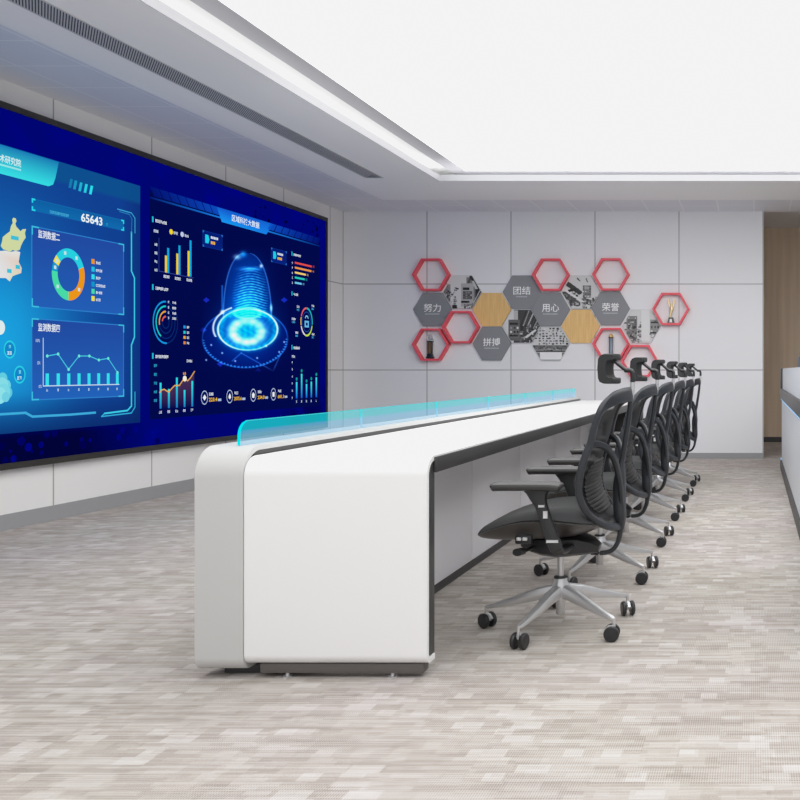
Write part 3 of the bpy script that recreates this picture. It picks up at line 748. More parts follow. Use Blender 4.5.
add(np.exp(-((X_-222)/0.8)**2)*(Y_ > 285)*(Y_ < 314), (20, 80, 120))
e = ell(247, 331.5, 17.5, 13); ag = np.arctan2((Y_-331.5)/13, (X_-247)/17.5)
lump = 0.95+0.10*np.sin(ag*5+1)+0.10*np.sin(ag*11+2)+0.18*np.sin(ag-0.6)
add(np.exp(-((e-0.82)/0.27)**2)*lump, (205, 210, 150)); add(np.exp(-(e/0.8)**2)*(0.5+0.5*n1), (0, 85, 85))
e = ell(247.5, 329.5, 29.8, 20.6); ag = np.arctan2((Y_-329.5)/20.6, (X_-247.5)/29.8)
add(np.exp(-((e-1)/0.026)**2)*(0.85+0.3*np.sin(ag*2+2.2)), (235, 225, 160)); add(np.exp(-((e-0.96)/0.12)**2)*(0.6+0.5*n1), (0, 90, 70)); add((e < 1)*(0.7+0.4*n1), (0, 48, 50))
e = ell(247, 313, 13, 5.5); add(np.exp(-((e-1)/0.13)**2), (60, 150, 110)); add((e < 1)*1.0, (0, 40, 36))
e = ell(244, 328, 31, 22); add(np.exp(-((e-1)/0.03)**2)*(X_ < 232)*(Y_ < 337), (225, 220, 180))
e = ell(244.8, 338.5, 42.7, 29.3); add(np.exp(-((e-1)/0.016)**2), (30, 90, 150), 0.8)
ang = np.arctan2((Y_-338.5)/29.3, (X_-244.8)/42.7); tick = (np.sin(ang*70) > 0.2)*(Y_ > 338)
add(np.exp(-((e-0.975)/0.022)**2)*tick, (50, 140, 180), 0.8); add((e < 1)*1.0, (0, 10, 30))
def seg(x0, y0_, x1, y1_, w):
    t = np.clip(((X_-x0)*(x1-x0)+(Y_-y0_)*(y1_-y0_))/((x1-x0)**2+(y1_-y0_)**2), 0, 1)
    return np.exp(-(((X_-x0-t*(x1-x0))**2+(Y_-y0_-t*(y1_-y0_))**2)/w**2))
for sg in ((232, 361, 241, 353), (241, 353, 273, 371), (273, 371, 280, 355)): add(seg(*sg, 0.5), (30, 60, 90))
for bx_, by_ in ((220, 364), (258, 371), (206, 300), (284, 300), (203, 330)): add((np.abs(X_-bx_)+np.abs(Y_-by_)*1.3 < 3.4)*1.0, (20, 30, 110))
for px_, py_ in ((211, 345), (222, 353), (235, 361), (257, 358), (266, 346), (279, 352), (206, 360), (284, 342)):
    add(np.exp(-((X_-px_)/0.8)**2-((Y_-py_)/0.8)**2), (170, 210, 235))
base = np.clip(base, 0, 255)
fade = np.clip(np.minimum.reduce([(X_-199)/6, (290-X_)/4, (Y_-246)/6, (372-Y_)/5]), 0, 1)[..., None]
base = base*fade+np.array((2, 9, 74))*(1-fade)
q = Paint(); n_c = len(gx); cl = np.where(base/255 <= 0.04045, base/255/12.92, ((base/255+0.055)/1.055)**2.4)
q.raw([S(x, y) for y in gy for x in gx], [[j*n_c+i, j*n_c+i+1, (j+1)*n_c+i+1, (j+1)*n_c+i] for j in range(len(gy)-1) for i in range(n_c-1)], [tuple(c) for c in cl.reshape(-1, 3)], 1.6)
q.build('fingerprint_hologram', rdo)

# ------------------------------------------------------------------ white control desk
desk = thing('control_desk', 'long white control desk with grey hood and cyan glass screen, facing the video wall', 'desk', (0, 0, 0))
y0, y1 = 2.950, 8.78
def arcp(cy, cz, r, a0, a1, n=14): return [(cy+r*math.cos(math.radians(a0+(a1-a0)*i/n)), cz+r*math.sin(math.radians(a0+(a1-a0)*i/n))) for i in range(n+1)]
def wrap_profile(ya, yb, zt, zb, rt, rb, th, ret):
    """C-shaped sheet: front drop, top, far drop with short returns at the floor; (y,z)"""
    out = [(ya+ret, zb)]+arcp(ya+rb, zb+rb, rb, 270, 180)+arcp(ya+rt, zt-rt, rt, 180, 90)+arcp(yb-rt, zt-rt, rt, 90, 0)+arcp(yb-rb, zb+rb, rb, 360, 270)+[(yb-ret, zb)]
    a, b_, c, d, rt2, rb2 = ya+th, yb-th, zt-th, zb+th, max(0.004, rt-th), max(0.004, rb-th)
    inn = [(yb-ret, d)]+arcp(b_-rb2, d+rb2, rb2, 270, 360)+arcp(b_-rt2, c-rt2, rt2, 0, 90)+arcp(a+rt2, c-rt2, rt2, 90, 180)+arcp(a+rb2, d+rb2, rb2, 180, 270)+[(ya+ret, d)]
    return out+inn
b = MB(); b.prism(wrap_profile(y0, y1-0.02, 0.79, 0.030, 0.105, 0.045, 0.016, 0.10), 0, -1.897, -1.734, M['grey_lac'], True)
b.build('hood', desk)
b = MB(); b.box(-1.885, -1.752, y0+0.05, y1-0.07, 0.06, 0.765, M['grey_lac']); b.box(-1.750, -1.738, y0+0.075, y1-0.10, 0.70, 0.7735, M['dark_trim'])
b.build('hood_core', desk)
b = MB(); b.prism(wrap_profile(y0+0.005, y1, 0.757, 0.050, 0.068, 0.034, 0.018, 0.075), 0, -1.732, -1.111, M['white'], True)
b.build('worktop', desk)
b = MB(); b.box(-1.145, -1.1115, y0+0.075, y1-0.075, 0.698, 0.7385, M['dark_trim']); b.box(-1.1105, -1.102, y0+0.07, y1-0.07, 0.698, 0.752, M['dark_trim'], 0.0015)
b.build('edge_trim', desk)
for ya in (y0+0.0235, y1-0.0185-0.066):
    b = MB(); b.box(-1.70, -1.115, ya, ya+0.066, 0.069, 0.738, M['dark_trim'], 0.004); b.build('side_panel', desk)
for k, (pa, pb) in enumerate(zip((3.042, 3.69, 4.66, 5.63, 6.60, 7.57), (3.69, 4.66, 5.63, 6.60, 7.57, 8.69))):
    b = MB(); b.box(-1.53, -1.51, pa+0.004, pb-0.004, 0.037, 0.735, M['knee'], 0.002); b.build('knee_panel', desk)
b = MB(); b.box(-1.54, -1.504, 3.045, 8.69, 0.0, 0.035, M['kick']); b.build('kickboard', desk)
for ya in (y0+0.025, y1-0.075):
    b = MB(); b.box(-1.69, -1.130, ya, ya+0.05, 0.016, 0.0495, M['plinth'], 0.004); b.build('plinth', desk)
    for x in (-1.60, -1.24):
        b = MB(); b.lathe([(0.016, 0), (0.016, 0.004), (0.007, 0.007), (0.007, 0.0165)], M['chrome'], (x, ya+0.012, 0), 16); b.build('leveling_foot', desk)
    b = MB(); b.box(-1.84, -1.70, ya+0.05, ya+0.10, 0.0, 0.0295, M['kick']); b.build('plinth', desk)  # dark block set in for the shadow beneath the hood
gy0, gp = 3.03, 0.948
def glass_profile(a, c, zb, zt, rl, rr):
    return [(a, zb), (c, zb)]+(arcp(c-rr, zt-rr, rr, 0, 90) if rr else [(c, zt)])+(arcp(a+rl, zt-rl, rl, 90, 180) if rl else [(a, zt)])
for k in range(6):
    a, c = gy0+gp*k+0.002, gy0+gp*(k+1)-0.002
    pr = glass_profile(a, c, 0.7903, 0.873, 0.05 if k == 0 else 0, 0.02 if k == 5 else 0)
    n = len(pr); b = MB(); xa, xb = -1.790, -1.800
    vs = [(xa, p_[0], p_[1]) for p_ in pr]+[(xb, p_[0], p_[1]) for p_ in pr]
    b.add(vs[:n], [list(range(n))], M['glass'])
    for i in range(n):
        j = (i+1) % n; zmean = (pr[i][1]+pr[j][1])/2; ym = (pr[i][0]+pr[j][0])/2
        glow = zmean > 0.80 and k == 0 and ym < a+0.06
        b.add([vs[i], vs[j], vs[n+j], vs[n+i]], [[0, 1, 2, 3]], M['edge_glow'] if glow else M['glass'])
    b.build('glass_pane', desk, fix=False)
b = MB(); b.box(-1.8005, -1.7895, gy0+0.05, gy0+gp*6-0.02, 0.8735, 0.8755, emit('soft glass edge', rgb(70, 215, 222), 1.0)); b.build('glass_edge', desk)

# ------------------------------------------------------------------ office chair
def make_chair():
    t = thing('office_chair', '', 'chair', (0, 0, 0), 'office chairs in a row along the white desk')
    # five-star base
    b = MB(); b.lathe([(0.016, 0.055), (0.019, 0.06), (0.019, 0.12), (0.034, 0.125), (0.036, 0.175), (0.028, 0.188), (0.026, 0.203)], M['chrome'], ns=24); b.build('base_hub', t)
    b = MB(); b.lathe([(0.027, 0.203), (0.027, 0.21), (0.018, 0.212)], M['black'], ns=20); b.lathe([(0.0135, 0.212), (0.0135, 0.32)], M['alu'], ns=20); b.build('gas_lift', t)
    for k in range(5):
        an = math.radians(180+72*k); ca, sa = math.cos(an), math.sin(an)
        pts = [(0.02, 0.150), (0.09, 0.138), (0.18, 0.112), (0.26, 0.092), (0.297, 0.085), (0.306, 0.083)]
        b = MB(); b.sweep([(r*ca, r*sa, z) for r, z in pts], [0.021, 0.021, 0.017, 0.0125, 0.011, 0.006], [0.030, 0.026, 0.018, 0.011, 0.009, 0.006], M['chrome'], ns=12, power=3.2)
        lg = b.build('base_leg', t)
        b = MB(); cx, cy = 0.306*ca, 0.306*sa
        b.lathe([(0.006, 0.04), (0.006, 0.088)], M['chrome'], (cx, cy, 0), 10)
        wa = an+math.radians(55+37*k); ux, uy = math.cos(wa), math.sin(wa); px_, py_ = -uy, ux
        ox, oy = cx+px_*0.008, cy+py_*0.008
        for sd in (-1, 1):
            vs = []; prof = [(0.004, 0.012), (0.028, 0.012), (0.0305, 0.016), (0.0305, 0.026), (0.027, 0.030), (0.004, 0.031)]; ns = 20
            for r, h in prof:
                for q_ in range(ns):
                    th = 2*PI*q_/ns; f_ = r*math.cos(th)
                    vs.append((ox+ux*h*sd*0.9+px_*f_, oy+uy*h*sd*0.9+py_*f_, 0.0308+r*math.sin(th)))
            fs = [[i*ns+q_, i*ns+(q_+1) % ns, (i+1)*ns+(q_+1) % ns, (i+1)*ns+q_] for i in range(5) for q_ in range(ns)]
            b.add(vs, fs, M['caster'], True); b.add(vs[:ns], [list(range(ns))], M['caster']); b.add(vs[-ns:], [list(range(ns))], M['caster'])
        b.sweep([(cx, cy, 0.052), (ox+px_*0.01, oy+py_*0.01, 0.050), (ox+px_*0.024, oy+py_*0.024, 0.036)], 0.011, 0.010, M['chrome'], ns=8)
        b.build('caster', lg)
    # mechanism under the seat
    b = MB(); ms = [(-0.155, 0.352, 0.030, 0.020), (-0.13, 0.350, 0.055, 0.030), (-0.06, 0.345, 0.085, 0.042), (0.0, 0.342, 0.09, 0.046), (0.08, 0.345, 0.085, 0.042), (0.13, 0.335, 0.055, 0.030), (0.16, 0.325, 0.03, 0.018)]
    b.sweep([(m_[0], 0, m_[1]) for m_ in ms], [m_[2] for m_ in ms], [m_[3] for m_ in ms], M['black'], ns=16, power=4)
    mo = b.build('tilt_mechanism', t)
    b = MB(); b.sweep([(-0.09, -0.06, 0.345), (-0.10, -0.15, 0.345), (-0.115, -0.205, 0.352)], [0.006, 0.006, 0.006], 0.006, M['black'], ns=8)
    b.sweep([(-0.11, -0.19, 0.350), (-0.118, -0.222, 0.352)], 0.014, 0.020, M['black'], ns=10, up=(1, 0, 0)); b.build('lever', mo)
    for s in (-1, 1):
        b = MB()
        for dx in (-0.108, -0.085): b.box(dx-0.009, dx+0.009, s*0.232-0.006, s*0.232+0.006, 0.400, 0.412, M['silver'], 0.002)
        b.box(-0.125, -0.06, s*0.222-0.010, s*0.222+0.010, 0.385, 0.420, M['tblack'], 0.006)
        b.build('control_knob', mo)
    # seat cushion and shell
    HW = [(-0.302, 0.06), (-0.298, 0.13), (-0.285, 0.175), (-0.25, 0.212), (-0.18, 0.236), (0.0, 0.248), (0.12, 0.240), (0.18, 0.215), (0.205, 0.15)]
    ZT_ = [(-0.302, 0.413), (-0.285, 0.430), (-0.25, 0.448), (-0.20, 0.474), (-0.14, 0.500), (-0.07, 0.524), (0.0, 0.534), (0.08, 0.532), (0.15, 0.515), (0.19, 0.49), (0.205, 0.47)]
    ZM = [(-0.302, 0.403), (-0.25, 0.428), (-0.183, 0.451), (-0.114, 0.470), (0.0, 0.475), (0.1, 0.463), (0.205, 0.452)]
    ZB_ = [(-0.302, 0.392), (-0.285, 0.382), (-0.25, 0.376), (-0.2, 0.373), (-0.1, 0.374), (0.0, 0.378), (0.1, 0.392), (0.17, 0.42), (0.205, 0.446)]
    xs = [-0.306, -0.302, -0.299, -0.292, -0.28, -0.26, -0.23, -0.19, -0.14, -0.09, -0.04, 0.02, 0.08, 0.13, 0.165, 0.19, 0.205]
    G = []
    for x in xs:
        hw, zt_, zm = interp(x, HW), (interp(x, ZM) if x < -0.303 else interp(x, ZT_)), interp(x, ZM); row = [(x, -hw*0.97, zm-0.003)]
        for k in range(21):
            v = -1+2*k/20; e = (1-abs(v)**5)
            dish = 0.030*max(0, min(1, (x+0.22)/0.15))*(1-v*v)
            row.append((x, v*hw, zm+(zt_-zm)*(0.12+0.88*e)-dish*e))
        row.append((x, hw*0.97, zm-0.003)); G.append(row)
    b = MB(); b.grid(G, M['fabric'])
    b.build('seat', t)
    G = []
    for x in xs:
        hw, zm = interp(x, HW), interp(x, ZM)-0.001; zb_ = zm-0.001 if x < -0.303 else interp(x, ZB_); row = [(x, -hw*0.985, zm+0.003)]
        for k in range(25):
            v = -1+2*k/24; e = 1-abs(v)**3.2
            row.append((x, v*(hw+0.006), zm+(zb_-zm)*e))
        row.append((x, hw*0.985, zm+0.003)); G.append(row)
    b = MB(); b.grid(G, M['shell']); so = b.build('seat_shell', t)
    # arm rests
    for s in (-1, 1):
        b = MB(); Y = 0.262*s
        post = crom([(0.055, 0.10*s, 0.352), (0.05, 0.19*s, 0.352), (0.044, 0.245*s, 0.362), (0.034, Y, 0.395), (0.008, Y, 0.47), (-0.016, Y, 0.54), (-0.026, Y, 0.572), (-0.030, Y, 0.602)], 5)
        zz = [p_[2] for p_ in post]
        aw = [interp(z_, [(0.35, 0.022), (0.40, 0.026), (0.50, 0.023), (0.54, 0.024), (0.56, 0.029), (0.58, 0.038), (0.60, 0.052)]) for z_ in zz]
        b.sweep(post, aw, [0.011 if z_ < 0.37 else 0.016 for z_ in zz], M['black'], up=[(0, 0, 1) if p_[2] < 0.36 else (0, 1, 0.001) for p_ in post], ns=12, power=3.5)
        ao = b.build('armrest', t)
        b = MB()
        pp = crom([(-0.199, Y, 0.608), (-0.192, Y, 0.611), (-0.16, Y, 0.613), (0.0, Y, 0.613), (0.038, Y, 0.611), (0.055, Y, 0.608), (0.060, Y, 0.604)], 4)
        n_ = len(pp)
        sc_ = [min(1, 0.45+0.55*math.sqrt(min(i, n_-1-i)/4)) for i in range(n_)]
        b.sweep(pp, [0.045*q_ for q_ in sc_], [0.0165*q_ for q_ in sc_], M['pad'], ns=16, power=3.0); b.build('arm_pad', ao)
        for nm, (xa, xb, za, zb_) in (('adjustment_button', (-0.004, 0.012, 0.493, 0.520)), ('badge', (-0.022, 0.000, 0.535, 0.543)), ('post_collar', (0.008, 0.052, 0.401, 0.411))):
            b = MB(); b.box(xa, xb, Y+s*0.0145, Y+s*0.0185, za, zb_, M['silver'], 0.0012); b.build(nm, ao)
    # back frame
    half = [(0.228, -0.10, 0.428), (0.195, -0.18, 0.456), (0.152, -0.215, 0.50), (0.128, -0.228, 0.55), (0.120, -0.231, 0.60), (0.130, -0.232, 0.67), (0.150, -0.226, 0.735), (0.165, -0.222, 0.775), (0.180, -0.222, 0.84), (0.205, -0.207, 0.903), (0.24, -0.160, 0.938), (0.27, -0.085, 0.952)]
    loop = [(0.238, 0, 0.416)]+half+[(0.287, 0, 0.955)]+[(x, -y, z) for x, y, z in half[::-1]]
    lp_ = crom(loop, 5, True)
    b = MB(); aw = [interp(p_[2], [(0.41, 0.016), (0.5, 0.011), (0.6, 0.010), (0.74, 0.013), (0.85, 0.013), (0.91, 0.020), (0.955, 0.030)]) for p_ in lp_]
    bw = [interp(p_[2], [(0.41, 0.012), (0.5, 0.013), (0.74, 0.015), (0.92, 0.012), (0.955, 0.011)]) for p_ in lp_]
    b.sweep(lp_, aw, bw, M['frame_pl'], up=(1, 0, 0.15), closed=True, ns=12, power=3)
    for s in (-1, 1):
        ar = crom([(0.162, 0.222*s, 0.765), (0.186, 0.192*s, 0.766), (0.215, 0.145*s, 0.745), (0.236, 0.095*s, 0.695), (0.248, 0.055*s, 0.62), (0.252, 0.028*s, 0.55), (0.252, 0.012*s, 0.49)], 6)
        b.sweep(ar, 0.014, 0.011, M['frame_pl'], up=(1, 0.25*s, 0), ns=10, power=3)
    b.build('backrest_frame', t)
    b = MB(); spn = crom([(0.288, 0, 0.948), (0.280, 0, 0.86), (0.262, 0, 0.74), (0.248, 0, 0.66), (0.241, 0, 0.56), (0.243, 0, 0.47), (0.245, 0, 0.40), (0.236, 0, 0.352), (0.214, 0, 0.318), (0.18, 0, 0.305), (0.125, 0, 0.305)], 6)
    zz = [p_[2] for p_ in spn]
    aw = [interp(z_, [(0.30, 0.012), (0.40, 0.014), (0.46, 0.032), (0.60, 0.032), (0.68, 0.014), (0.95, 0.011)]) for z_ in zz]
    bw = [interp(z_, [(0.30, 0.009), (0.39, 0.011), (0.45, 0.025), (0.60, 0.026), (0.68, 0.012), (0.95, 0.010)]) for z_ in zz]
    b.sweep(spn, aw, bw, M['frame_pl'], up=(1, 0, 0.001), ns=12, power=3); b.build('spine', t)
    XC = [(0.416, 0.234), (0.5, 0.232), (0.66, 0.238), (0.8, 0.256), (0.90, 0.274), (0.955, 0.285)]
    hp = crom([loop[0]]+half+[(0.287, 0, 0.955)], 3); G = []
    for x, y, z in hp[1:-1]:
        w = -y; xc = interp(z, XC); row = []
        for k in range(17):
            v = -1+2*k/16; row.append((x+min(0.02, xc-x)*(1-v*v), v*w, z))
        G.append(row)
    b = MB(); b.grid(G, M['net']); b.build('backrest_mesh', t)
    G = []
    for i in range(85):
        z = 0.48+0.21*i/84; xr = interp(z, [(0.49, 0.16), (0.55, 0.128), (0.60, 0.12), (0.68, 0.132)]); xc = interp(z, XC)
        rid = 0.0045*abs(math.sin((i/84)*PI*14)); row = []
        wm = 0.185*math.sqrt(max(0.05, 1-((i-42)/45)**4))
        for k in range(13):
            v = -1+2*k/12; y = v*wm; vv = y/0.228
            row.append((xr+0.022*(1-vv*vv)+0.004+rid, y, z))
        G.append(row)
    b = MB(); b.grid(G, M['lumbar']); b.build('lumbar_support', t)
    # head rest
    HR = M['headrest']
    pr = [(0.228, 1.120), (0.192, 1.120), (0.180, 1.114), (0.172, 1.101), (0.169, 1.06), (0.172, 1.018), (0.178, 1.004), (0.190, 0.998), (0.228, 0.998), (0.231, 1.002), (0.231, 1.016), (0.228, 1.020), (0.214, 1.021), (0.206, 1.026), (0.202, 1.036), (0.200, 1.06), (0.202, 1.082), (0.206, 1.092), (0.214, 1.097), (0.228, 1.098), (0.231, 1.102), (0.231, 1.116)]
    n_ = len(pr); vs = []; HWD = 0.105; ysl = np.linspace(-HWD, HWD, 13)
    for y in ysl:
        sh = 0.010*(1-(y/HWD)**2); k_ = 1-0.05*(abs(y)/HWD)**6; zc = 1.059
        for x, z in pr: vs.append((x+sh, y, zc+(z-zc)*k_))
    fs = [[i*n_+j, i*n_+(j+1) % n_, (i+1)*n_+(j+1) % n_, (i+1)*n_+j] for i in range(len(ysl)-1) for j in range(n_)]
    b = MB(); b.add(vs, fs, HR, True); b.add(vs[:n_], [list(range(n_))], HR); b.add(vs[-n_:], [list(range(n_))], HR); ho = b.build('headrest', t)
    b = MB()
    b.sweep(crom([(0.206, 0, 1.094), (0.225, 0, 1.088), (0.250, 0, 1.068), (0.270, 0, 1.054), (0.288, 0, 1.052)], 5), [interp(k, [(0, 0.034), (8, 0.024), (20, 0.014)]) for k in range(21)], 0.008, M['black'], ns=10, power=3)
    b.sweep(crom([(0.262, 0, 1.054), (0.290, 0, 1.050), (0.296, 0, 1.03), (0.295, 0, 1.005)], 4), 0.017, 0.010, M['black'], up=(1, 0, 0.3), ns=10); b.build('headrest_bracket', ho)
    b = MB(); b.sweep(crom([(0.295, 0, 1.006), (0.294, 0, 0.97), (0.290, 0, 0.935)], 5), 0.014, 0.009, M['alu'], up=(1, 0, 0), ns=10, power=4); b.build('headrest_post', ho)
    return t
def copy_tree(o, parent=None):
    c = o.copy(); C.objects.link(c); c.parent = parent
    for ch in list(o.children): copy_tree(ch, c)
    return c
CL = ['black mesh office chair nearest the camera, first in the row at the white desk',
      'second black mesh office chair from the front in the row at the white desk',
      'third black mesh office chair from the front in the row at the white desk',
      'fourth black mesh office chair from the front, third from the far end of the row',
      'fifth black mesh office chair from the front, last but one in the row',
      'farthest black mesh office chair, last in the row toward the honeycomb wall display']
ch0 = make_chair()
for i in range(6):
    o = ch0 if i == 0 else copy_tree(ch0)
    o.location = (-0.793, 3.568+0.905*i, 0); o['label'] = CL[i]

# ------------------------------------------------------------------ honeycomb wall decoration
def wallpt(px, py, y): return (px-VX)*y/F, H-(py-VY)*y/F
def hexpts(r, rot=0): return [(r*math.cos(PI/3*i+rot), r*math.sin(PI/3*i+rot)) for i in range(6)]
RH = 0.231; RD = 0.085; RF = 0.2215
def hex_frame(px, py, label):
    x, z = wallpt(px-(VX-px)*RD/YB/2, py+0.4, YB-RD)
    t = tag(bpy.data.objects.new('hexagonal_shelf', None), label, 'shelf', 'red hexagon shelves'); C.objects.link(t); t.location = (x, YB, z)
    b = MB(); o, n = hexpts(RF), hexpts(RF-0.027)
    for i in range(6):
        j = (i+1) % 6
        q = [(o[i][0], -RD, o[i][1]), (o[j][0], -RD, o[j][1]), (n[j][0], -RD, n[j][1]), (n[i][0], -RD, n[i][1]), (o[i][0], 0, o[i][1]), (o[j][0], 0, o[j][1]), (n[j][0], 0, n[j][1]), (n[i][0], 0, n[i][1])]
        b.add(q, [[0, 1, 2, 3], [7, 6, 5, 4], [0, 4, 5, 1], [3, 2, 6, 7]], M['red'])
    bo = b.build('frame', t)
    t2 = bpy.data.objects['frame'] if False else bo
    return t, x, z
def hex_board(name, px, py, label, cat, m, group, depth=0.022):
    x, z = wallpt(px, py, YB-depth)
    t = thing(name, label, cat, (x, YB, z), group)
    b = MB(); b.prism(hexpts(RH), 1, -depth, 0.0005, M['edge'] if name == 'hexagonal_photo' else m); b.build('board', t)
    return t, x, z
shelves = []
for px, py, lb in ((431.5, 274.1, 'empty red hexagon shelf frame at the upper left corner of the honeycomb'),
                   (461.1, 326.6, 'empty red hexagon shelf frame between the dark 努力 and 拼搏 boards'),
                   (431.3, 344.1, 'red hexagon shelf frame holding a dark column trophy, lower left'),
                   (551.0, 274.1, 'empty red hexagon shelf frame directly above the 用心 board'),
                   (611.0, 273.8, 'empty red hexagon shelf frame directly above the 荣誉 board'),
                   (611.0, 343.5, 'red hexagon shelf frame directly below the 荣誉 board, partly behind a headrest'),
                   (639.6, 360.6, 'lowest red hexagon shelf frame, behind the chair headrests'),
                   (671.0, 308.4, 'red hexagon shelf frame at the far right holding a gold figure trophy')):
    shelves.append(hex_frame(px, py, lb))
for px, py, tx in ((432.3, 309.4, '努力'), (491.7, 343.6, '拼搏'), (521.9, 292.1, '团结'), (550.6, 309.4, '用心'), (610.6, 308.6, '荣誉')):
    t, x, z = hex_board('hexagonal_sign', px, py, 'slate grey hexagon board with white characters '+tx, 'sign', M['hexgrey'], 'grey word boards')
    v, f, w = text_mesh(tx, 0.006); hh = 0.098; ww = 0.205
    b = MB(); b.add([(p_[0]*ww/w-ww/2, -0.0235, p_[1]*hh-0.030) for p_ in v], f, M['letter']); b.build('lettering', t, fix=False)
    b = MB(); n_ = 12 if tx != '团结' else 9; x0_ = -n_*0.0145/2
    for k in range(n_):
        b.box(x0_+k*0.0145, x0_+k*0.0145+0.010, -0.0235, -0.022, -0.062, -0.048, M['edge'])
    b.build('subtitle', t)
for px, py, lb in ((491.7, 309.6, 'light oak hexagon panel above the 拼搏 board'), (580.6, 326.3, 'light oak hexagon panel between the 用心 and 荣誉 boards')):
    hex_board('hexagonal_wood_panel', px, py, lb, 'wall panel', M['hexwood'], 'oak hexagon panels')
# black and white prints: a small raster painted here, laid on as coloured faces
def raster(kind):
    n = 64; im = np.full((n, n), 205.0); r = np.random.default_rng(kind+11)
    def R(x0, y0, x1, y1, v):
        im[int(max(0, y0)*n):max(int(max(0, y0)*n)+1, int(min(1, y1)*n)), int(max(0, x0)*n):max(int(max(0, x0)*n)+1, int(min(1, x1)*n))] = v
    def L(x0, y0, x1, y1, w, v):
        yy, xx = np.mgrid[0:n, 0:n]/n; d = np.array([x1-x0, y1-y0]); l = np.hypot(*d)
        t = np.clip(((xx-x0)*d[0]+(yy-y0)*d[1])/l**2, 0, 1); im[np.hypot(xx-x0-t*d[0], yy-y0-t*d[1]) < w] = v
    def tower(x0, y0, x1, y1, base, rows, cols):
        R(x0, y0, x1, y1, base)
        for i in range(rows):
            for j in range(cols):
                a = x0+(x1-x0)*(j+0.2)/cols; c = y0+(y1-y0)*(i+0.25)/rows
                R(a, c, a+(x1-x0)*0.55/cols, c+(y1-y0)*0.5/rows, r.choice([25, 50, 80, 150, 215]))
    def speck(x0, y0, x1, y1, k, lo, hi, s=0.03):
        for _ in range(k):
            a, c = r.uniform(x0, x1), r.uniform(y0, y1); R(a, c, a+r.uniform(0.3, 1.6)*s, c+r.uniform(0.3, 1.6)*s, r.uniform(lo, hi))
    if kind == 0:
        im[:] = 206; tower(0.0, 0.28, 0.20, 0.8, 120, 5, 3); speck(0.0, 0.35, 0.34, 1, 60, 20, 190, 0.05); R(0.24, 0.9, 0.36, 1, 20)
        R(0.62, 0.05, 1, 0.9, 120); L(0.66, 0.2, 0.72, 0.02, 0.03, 70); L(0.72, 0.02, 0.98, 0.45, 0.04, 40); L(0.78, 0.18, 0.95, 0.6, 0.03, 190); R(0.85, 0.42, 1, 0.85, 30)
        R(0.48, 0.24, 0.80, 0.95, 170); R(0.52, 0.36, 0.70, 0.44, 18); tower(0.52, 0.48, 0.78, 0.72, 95, 3, 4); R(0.48, 0.78, 0.70, 0.83, 15); speck(0.55, 0.8, 0.9, 1, 30, 30, 150, 0.05); L(0.80, 0.8, 0.98, 0.4, 0.015, 170)
    elif kind == 1:
        im[:] = 60; R(0, 0, 0.30, 1, 210); R(0.16, 0.3, 0.46, 0.95, 95); R(0.2, 0.4, 0.42, 0.46, 20); tower(0.2, 0.5, 0.45, 0.85, 110, 3, 3); R(0.2, 0.78, 0.42, 0.82, 20); R(0.3, 0.02, 0.42, 0.3, 180)
        for k in range(9): L(0.45+0.06*k, 0.55+0.03*(k % 3), 0.62+0.07*k, 0.02, 0.014, (30, 150, 60, 190, 40)[k % 5])
        speck(0.45, 0.45, 1, 1, 70, 10, 200, 0.06); L(0.62, 0.82, 0.85, 0.62, 0.03, 215)
    elif kind == 2:
        im[:] = 200
        for i in range(7):
            for j in range(11):
                if r.random() < 0.85:
                    a = 0.02+j*0.09+r.uniform(-.015, .015); c = 0.03+i*0.075+r.uniform(-.01, .01); R(a, c, a+r.uniform(.03, .07), c+r.uniform(.03, .055), r.choice([20, 40, 70, 110]))
        speck(0, 0, 1, 0.55, 40, 130, 230, 0.03); R(0, 0.56, 1, 0.70, 95); speck(0, 0.56, 1, 0.68, 60, 50, 160, 0.05); R(0, 0.71, 1, 0.76, 25); R(0, 0.77, 1, 0.98, 232); R(0, 0.77, 0.22, 1, 120); R(0.80, 0.77, 1, 1, 110)
    elif kind == 3:
        im[:] = 205; L(0.15, 0.25, 0.45, 0.5, 0.07, 50); L(0.18, 0.45, 0.33, 0.42, 0.04, 30); L(0.05, 0.55, 0.40, 0.85, 0.08, 70); speck(0.05, 0.5, 0.4, 0.95, 45, 20, 190, 0.05); L(0.1, 0.45, 0.55, 0.8, 0.025, 220)
        tower(0.55, 0.30, 0.78, 0.68, 120, 5, 4); R(0.6, 0.33, 0.72, 0.42, 160); speck(0.52, 0.65, 0.9, 1, 55, 15, 170, 0.06); L(0.4, 0.08, 0.46, 0.15, 0.02, 90); L(0.63, 0.08, 0.66, 0.18, 0.015, 80)
    else:
        im[:] = 208; R(0.12, 0.2, 0.40, 0.9, 120); tower(0.16, 0.22, 0.38, 0.55, 110, 5, 4); speck(0.05, 0.35, 0.5, 1, 75, 15, 175, 0.055); R(0.50, 0, 0.72, 0.95, 222); tower(0.74, 0.3, 1, 0.75, 140, 3, 3); R(0.76, 0.36, 0.95, 0.41, 25); R(0.74, 0.68, 0.9, 0.72, 20); speck(0.72, 0.7, 0.9, 0.85, 10, 60, 180, .04)
    return im
